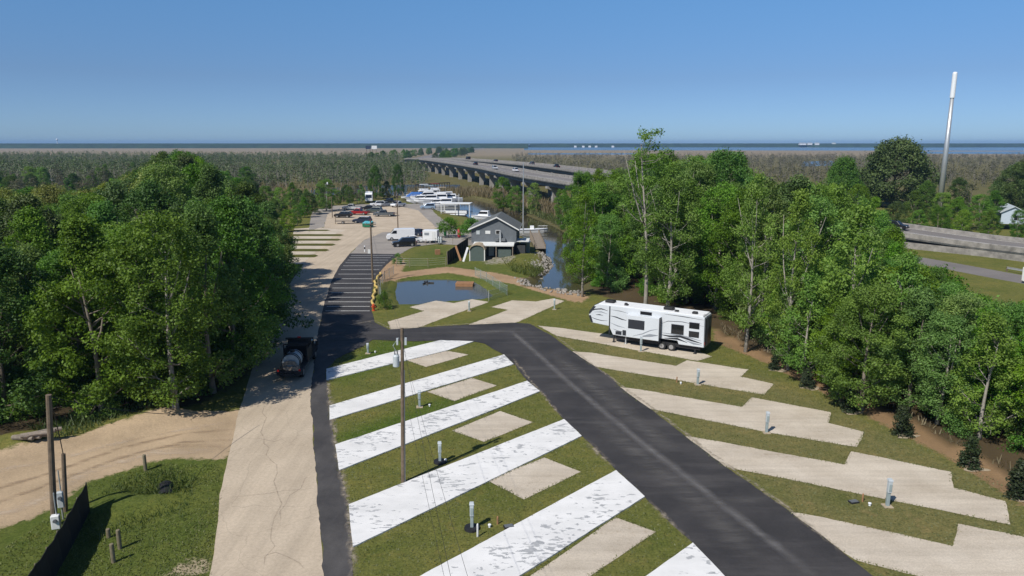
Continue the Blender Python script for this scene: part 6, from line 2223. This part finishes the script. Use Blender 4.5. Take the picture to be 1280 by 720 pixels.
# logs and brush at the wood edge
for k in range(6):
    p = P(34 + 5 * k, 556 - 1.2 * (k % 3))
    a = R(-12 + 9 * k)
    bm = bmesh.new()
    L_ = 1.6 + .3 * (k % 3)
    d = Vector((math.cos(a), math.sin(a), .04)) * L_ / 2
    tube(bm, [-d, d * .1 + Vector((0, 0, .05)), d], [.17, .16, .13], 9)
    o = mesh_obj('log', bm, M['timber'] if k % 2 else M['bark'])
    o.location = (p.x, p.y - .3, .62 + .26 * (k // 3))
    tag(o, 'cut log heaped at the wood edge beside the sandy track', 'log', 'logs at the wood edge')
# dumpster, trailers, motor home
M['dump'] = mat('green_dumpster_paint', (0.02, 0.16, 0.085), 0.55, var=0.15)
M['teal'] = mat('teal_plastic_lid', (0.10, 0.42, 0.48), 0.5, var=0.08)
t = yard((460, 284), 'dumpster', 'green dumpster with teal lids in the sandy lot', 'dumpster', -8)
bm = bmesh.new()
prism(bm, [(-1.0, .15), (1.0, .15), (1.1, 1.25), (-1.1, 1.0)], -.8, .8)
bmesh.ops.rotate(bm, verts=bm.verts[:], cent=(0, 0, 0), matrix=Matrix.Rotation(R(90), 3, 'Z'))
bmesh.ops.scale(bm, vec=(1.35, .9, 1), verts=bm.verts[:])
mesh_obj('body', bm, M['dump'], t, .03)
for x in (-.54, .54):
    bm = bmesh.new()
    hull8(bm, [(x - .52, -1.02, 1.02), (x + .52, -1.02, 1.02), (x + .52, 1.02, 1.27), (x - .52, 1.02, 1.27)], [(x - .5, -1.0, 1.12), (x + .5, -1.0, 1.12), (x + .5, 1.0, 1.42), (x - .5, 1.0, 1.42)])
    mesh_obj('lid', bm, M['teal'], t, .02)
def flat_trailer(px, rz, label, L=4.2):
    t = yard(px, 'utility_trailer', label, 'trailer', rz, .03)
    bm = bmesh.new()
    box(bm, (0, 0, .62), (L, 1.9, .1))
    for s in (-1, 1):
        box(bm, (0, s * .95, .85), (L, .05, .06))
        for x in (-L / 2, 0, L / 2):
            box(bm, (x, s * .95, .75), (.05, .05, .25))
    mesh_obj('deck', bm, M['timber'], t)
    bm = bmesh.new()
    tube(bm, [(L / 2, -.5, .58), (L / 2 + 1.3, 0, .52)], .05, 6)
    tube(bm, [(L / 2, .5, .58), (L / 2 + 1.3, 0, .52)], .05, 6)
    tube(bm, [(L / 2 + 1.2, 0, .0), (L / 2 + 1.2, 0, .7)], .04, 6)
    mesh_obj('tow_bar', bm, M['black'], t)
    for s in (-1, 1):
        wheel(t, (-.2, s * 1.05, .34), .34, .2)
flat_trailer((430, 279.5), 8, 'empty low flatbed trailer in front of the black suv')
flat_trailer((490.5, 269.5), 185, 'small flatbed trailer behind the dark grey pickup', 3.0)
t = yard((537.5, 304.5), 'box_trailer', 'white box trailer with a side window parked on the grey apron', 'trailer', -6, .03)
bm = bmesh.new()
box(bm, (0, 1.1, 1.6), (3.0, 2.2, 2.1))
bd = mesh_obj('body', bm, M['white'], t, .06, seg=2)
bm = bmesh.new()
box(bm, (-.65, -.02, 1.95), (.95, .06, .5))
mesh_obj('window', bm, M['rv_mid'], bd, .01)
bm = bmesh.new()
box(bm, (.75, -.02, 1.5), (.7, .05, 1.75))
mesh_obj('door', bm, M['white_dirty'], bd, .01)
for s in (0.15, 2.05):
    wheel(t, (0, s, .34), .34, .22)
bm = bmesh.new()
tube(bm, [(1.5, .5, .5), (2.8, 1.1, .5)], .05, 6)
tube(bm, [(1.5, 1.7, .5), (2.8, 1.1, .5)], .05, 6)
box(bm, (1.9, 1.1, .75), (.6, .7, .5))
mesh_obj('tow_bar', bm, M['black'], t)
t = yard((550, 305.5), 'gas_cylinder_cart', 'dark cart with two pale cylinders right of the white box trailer', 'cart')
bm = bmesh.new()
box(bm, (0, 0, .3), (.9, .7, .1))
box(bm, (0, .3, .9), (.9, .06, 1.2))
mesh_obj('frame', bm, M['black'], t)
for x in (-.22, .22):
    bm = bmesh.new()
    tube(bm, [(x, 0, .35), (x, 0, 1.3), (x, 0, 1.5), (x, 0, 1.6)], [.19, .19, .1, .05], 12)
    mesh_obj('cylinder', bm, M['box_light'], t)
for s in (-.5, .5):
    wheel(t, (-.1, s * .8, .2), .2, .1)
t = yard((461.5, 252.5), 'motor_home', 'tall white motor home parked under the dark trees behind the lot', 'motor home', -80, .02)
bm = bmesh.new()
prism(bm, [(-4.2, .6), (-4.2, 3.2), (-4.0, 3.35), (3.6, 3.35), (4.1, 3.0), (4.3, 1.6), (4.3, .6)], -1.22, 1.22)
bd = mesh_obj('body', bm, M['white'], t, .08, seg=2)
bm = bmesh.new()
quad_plate(bm, [(4.31, -1.0, 1.7), (4.31, 1.0, 1.7), (4.14, 1.0, 2.75), (4.14, -1.0, 2.75)], .03)
mesh_obj('windscreen', bm, M['glass'], bd)
for s in (-1, 1):
    for x in (-2.8, -.6, 1.8):
        bm = bmesh.new()
        box(bm, (x, s * 1.225, 2.3), (1.2, .03, .6))
        mesh_obj('window', bm, M['glass'], bd)
    for x in (-2.6, 2.9):
        wheel(t, (x, s * 1.05, .45), .45, .28)
bm = bmesh.new()
box(bm, (-1, 0, 3.45), (1.0, .8, .25))
mesh_obj('air_conditioner', bm, M['white_dirty'], bd, .05)
# kayak, cooker and other small things by the street trees
M['pink'] = mat('red_pink_plastic', (0.55, 0.06, 0.08), 0.45, var=0.1)
M['lime'] = mat('green_plastic', (0.05, 0.28, 0.10), 0.5, var=0.1)
t = yard((574, 297.5), 'kayak', 'red plastic kayak stood on end by the street trees', 'kayak', 10)
bm = bmesh.new()
rings = []
for z, w_ in ((0, .08), (.3, .32), (.9, .38), (1.6, .34), (2.1, .2), (2.35, .04)):
    rings.append([bm.verts.new((w_ * math.cos(a), .22 * math.sin(a) * w_ / .38, z)) for a in np.linspace(0, 6.283, 11)[:-1]])
for a, b in zip(rings, rings[1:]):
    for k in range(10):
        bm.faces.new((a[k], a[(k + 1) % 10], b[(k + 1) % 10], b[k]))
bm.faces.new(rings[0][::-1])
bm.faces.new(rings[-1])
mesh_obj('hull', bm, M['pink'], t, smooth=True)
t = yard((556.5, 295), 'trash_bin', 'green wheeled bin beside the first street tree', 'bin')
bm = bmesh.new()
hull8(bm, [(-.25, -.28, .06), (.25, -.28, .06), (.25, .28, .06), (-.25, .28, .06)], [(-.32, -.36, 1.0), (.32, -.36, 1.0), (.32, .36, 1.0), (-.32, .36, 1.0)])
mesh_obj('body', bm, M['lime'], t, .03)
bm = bmesh.new()
box(bm, (0, 0, 1.05), (.68, .78, .08))
mesh_obj('lid', bm, M['lime'], t, .03)
t = yard((568, 296), 'kettle_grill', 'black kettle grill between the two street trees', 'grill')
bm = bmesh.new()
bmesh.ops.create_uvsphere(bm, u_segments=16, v_segments=10, radius=.36, matrix=Matrix.Translation((0, 0, .95)))
mesh_obj('kettle', bm, M['black'], t, smooth=True)
for a in (0, 2.1, 4.2):
    bm = bmesh.new()
    tube(bm, [(.32 * math.cos(a), .32 * math.sin(a), 0), (.18 * math.cos(a), .18 * math.sin(a), .75)], .025, 5)
    mesh_obj('leg', bm, M['black'], t)
t = yard((456, 315), 'marker_post', 'small white marker post on the concrete road edge above the striped parking', 'post')
bm = bmesh.new()
tube(bm, [(0, 0, 0), (0, 0, 1.15), (0, 0, 1.2)], [.11, .11, .05], 10)
mesh_obj('shaft', bm, M['white'], t)
bm = bmesh.new()
tube(bm, [(0, 0, .55), (0, 0, .95)], .12, 10)
mesh_obj('band', bm, M['black'], t)
# riprap and dock by the canal
rng = random.Random(12)
def stones(name, px, n, s0, s1, seed, lab):
    Q = fill(px, n * 3, seed)[:n]
    bm = bmesh.new()
    for x, y in Q:
        d = float(sdf(CANAL, np.array([x]), np.array([y]))[0])
        z = -2.2 * min(1, max(0, (d + 1.2) / 3.0)) + .05 + 0.55 * math.exp(-((x - P(655, 325).x) ** 2 / 18 + (y - P(655, 325).y) ** 2 / 50))
        s = rng.uniform(s0, s1)
        r = bmesh.ops.create_icosphere(bm, subdivisions=1, radius=s)
        M_ = Matrix.Rotation(rng.uniform(0, 6), 3, (rng.random(), rng.random(), rng.random() + .1)) 
        for v in r['verts']:
            v.co = (M_ @ Vector((v.co.x * rng.uniform(.75, 1.25), v.co.y * rng.uniform(.75, 1.25), v.co.z * .75))) + Vector((x, y, z))
    return kind(mesh_obj(name, bm, M['rock']), 'stuff', lab)
stones('riprap', [(652, 322), (672, 316), (688, 318), (693, 327), (684, 340), (676, 346), (668, 336), (655, 332)], 380, .1, .32, 3, 'pale broken rock on the canal point beside the house')
stones('riprap', [(640, 347), (668, 352), (700, 358), (735, 366), (722, 371), (690, 366), (650, 356)], 190, .1, .3, 4, 'pale broken rock along the head of the canal')
Q = fill([(625, 325), (660, 326), (680, 338), (668, 348), (640, 340)], 1500, 15)
blades('bank_weeds', Q, (.3, .9), .14, M['weed'], 15, 'rank weeds growing over the rock point', .4)
pa, pb = P(668, 293), P(676, 313)
t = thing('dock', 'weathered timber dock with a ramp behind the house on the canal', 'dock', (pa.x, pa.y, 0))
v = pb - pa
bm = bmesh.new()
n = int(v.length / .32)
for k in range(n):
    c = v * (k + .5) / n
    box(bm, (c.x, c.y, .35), (2.0, .28, .06), rz=math.atan2(v.y, v.x) - math.pi / 2)
mesh_obj('decking', bm, M['timber'], t)
for k in range(0, n, 8):
    for s in (-.95, .95):
        c = v * (k + .5) / n
        bm = bmesh.new()
        tube(bm, [(c.x + s, c.y, -2.2), (c.x + s, c.y, 1.1)], .12, 8)
        mesh_obj('piling', bm, M['timber'], t)
# old timber trestle under the viaduct
pa, pb = P(519, 236), P(562, 233)
t = thing('timber_trestle', 'dark old timber trestle standing in the river before the viaduct', 'trestle', (pa.x, pa.y, 0))
v = pb - pa
for k in range(14):
    c = v * k / 13
    bm = bmesh.new()
    for s in (-.9, .9):
        tube(bm, [(c.x, c.y + s, -.5), (c.x, c.y + s, 1.7)], .16, 6)
    box(bm, (c.x, c.y, 1.6), (.3, 2.4, .3))
    mesh_obj('bent', bm, M['bark_dark'], t)
bm = bmesh.new()
box(bm, (v.x / 2, v.y / 2, 1.85), (v.length, .4, .3), rz=math.atan2(v.y, v.x))
mesh_obj('stringer', bm, M['bark_dark'], t)
# cabin and buildings beyond
c = PD(1266, 278, 168)
t = thing('cottage', 'small pale blue cottage with grey gable roof beyond the highway', 'cottage', (c.x, c.y, c.z - .4), R(-25))
M['pale_blue'] = mat('pale_blue_siding', (0.46, 0.53, 0.60), 0.7, var=0.08)
bm = bmesh.new()
prism(bm, [(-2.4, 0), (2.4, 0), (2.4, 2.7), (0, 4.0), (-2.4, 2.7)], 0, 9)
mesh_obj('wall', bm, M['pale_blue'], t)
bm = bmesh.new()
for s in (-1, 1):
    hull8(bm, [(s * 2.8, -.4, 2.5), (0, -.4, 4.02), (0, 9.4, 4.02), (s * 2.8, 9.4, 2.5)], [(s * 2.8, -.4, 2.66), (0, -.4, 4.18), (0, 9.4, 4.18), (s * 2.8, 9.4, 2.66)])
mesh_obj('roof', bm, M['box_light'], t)
bm = bmesh.new()
box(bm, (.6, -.03, 1.5), (.9, .06, 1.1))
mesh_obj('window', bm, M['glass'], t)
c = PD(983, 243, 210)
t = thing('storage_hut', 'tiny white hut glimpsed in the marsh clearing behind the wood', 'hut', (c.x, c.y, c.z - 1.2))
bm = bmesh.new()
box(bm, (0, 0, 1.2), (3.4, 3, 2.4))
mesh_obj('wall', bm, M['white_dirty'], t)
bm = bmesh.new()
prism(bm, [(-2, 2.41), (2, 2.41), (0, 3.3)], -1.8, 1.8)
mesh_obj('roof', bm, M['box_light'], t)
def far_block(x, y, Y, w_, h_, name, label, cat, m='white', group=None):
    c = PD(x, y, Y)
    t = thing(name, label, cat, (c.x, Y, max(0, c.z)), 0, group)
    bm = bmesh.new()
    box(bm, (0, 0, h_ * .4), (w_, w_ * .6, h_ * .8))
    mesh_obj('wall', bm, M[m], t)
    bm = bmesh.new()
    prism(bm, [(-w_ * .55, h_ * .8), (w_ * .55, h_ * .8), (w_ * .3, h_), (-w_ * .3, h_)], -w_ * .35, w_ * .35)
    mesh_obj('roof', bm, M['box_light'] if m == 'white' else M[m], t)
for k, x in enumerate((719, 729, 737, 745, 766)):
    far_block(x, 186.0, 3600, 12, 9, 'distant_house', 'white house on the far shore below the horizon woods', 'house', group='white houses on the far shore')
for k, (x, w_) in enumerate(((1003, 32), (1012, 22), (1021, 20), (1042, 16))):
    far_block(x, 181.2, 3690, w_, 12, 'distant_building', ['largest white building on the far shore horizon', 'white building right of the largest on the far shore', 'middle white building on the far shore horizon', 'rightmost white building on the far shore horizon'][k], 'building', group='white buildings on the far shore')
c = PD(72, 181, 4200)
t = thing('water_tower', 'tiny white water tower on the horizon at the far left', 'water tower', (c.x, 4200, 0))
bm = bmesh.new()
tube(bm, [(0, 0, 0), (0, 0, 38)], [3, 1.6], 10)
mesh_obj('stem', bm, M['white'], t)
bm = bmesh.new()
bmesh.ops.create_uvsphere(bm, u_segments=16, v_segments=10, radius=5.5, matrix=Matrix.Translation((0, 0, 40)))
mesh_obj('tank', bm, M['white'], t, smooth=True)
for k, (x, col, lab) in enumerate(((460.5, 'hull_dark', 'dark back of a roadside billboard in the far marsh'), (468, 'white', 'white face of a roadside billboard in the far marsh'))):
    c = PD(x, 190, 900)
    t = thing('billboard', lab, 'billboard', (c.x, 900, 0), R(8 if k else -12))
    bm = bmesh.new()
    for q in (-2.2, 2.2):
        tube(bm, [(q, 0, 0), (q, 0, 13)], .3, 6)
    mesh_obj('post', bm, M['pole'], t)
    bm = bmesh.new()
    box(bm, (0, -.35, 15), (6.4, .3, 4.0))
    mesh_obj('panel', bm, M[col], t)

# added dark pipe and disc painting the shade in the washed out hole
p = P(205, 606)
t = thing('hole_shade_pipe', 'added dark pipe painting the shade of the hole in the ditch corner', 'hole', (p.x, p.y + .2, -.62), R(-65))
bm = bmesh.new()
ro, ri = .5, .43
rings = []
for x_, r_ in ((0, ro), (1.6, ro), (1.6, ri), (0, ri)):
    rings.append([bm.verts.new((-x_ if False else x_, r_ * math.cos(a_), r_ * math.sin(a_) + .3)) for a_ in np.linspace(0, 6.2832, 21)[:-1]])
for a_, b_ in zip(rings, rings[1:] + rings[:1]):
    for k in range(20):
        bm.faces.new((a_[k], a_[(k + 1) % 20], b_[(k + 1) % 20], b_[k]))
bmesh.ops.recalc_face_normals(bm, faces=bm.faces[:])
mesh_obj('pipe', bm, M['black'], t)
bm = bmesh.new()
bmesh.ops.create_circle(bm, cap_ends=True, segments=20, radius=ri, matrix=Matrix.Translation((.5, 0, .3)) @ Matrix.Rotation(math.pi / 2, 4, 'Y'))
mesh_obj('hole_shade_disc', bm, M['silt'], t)
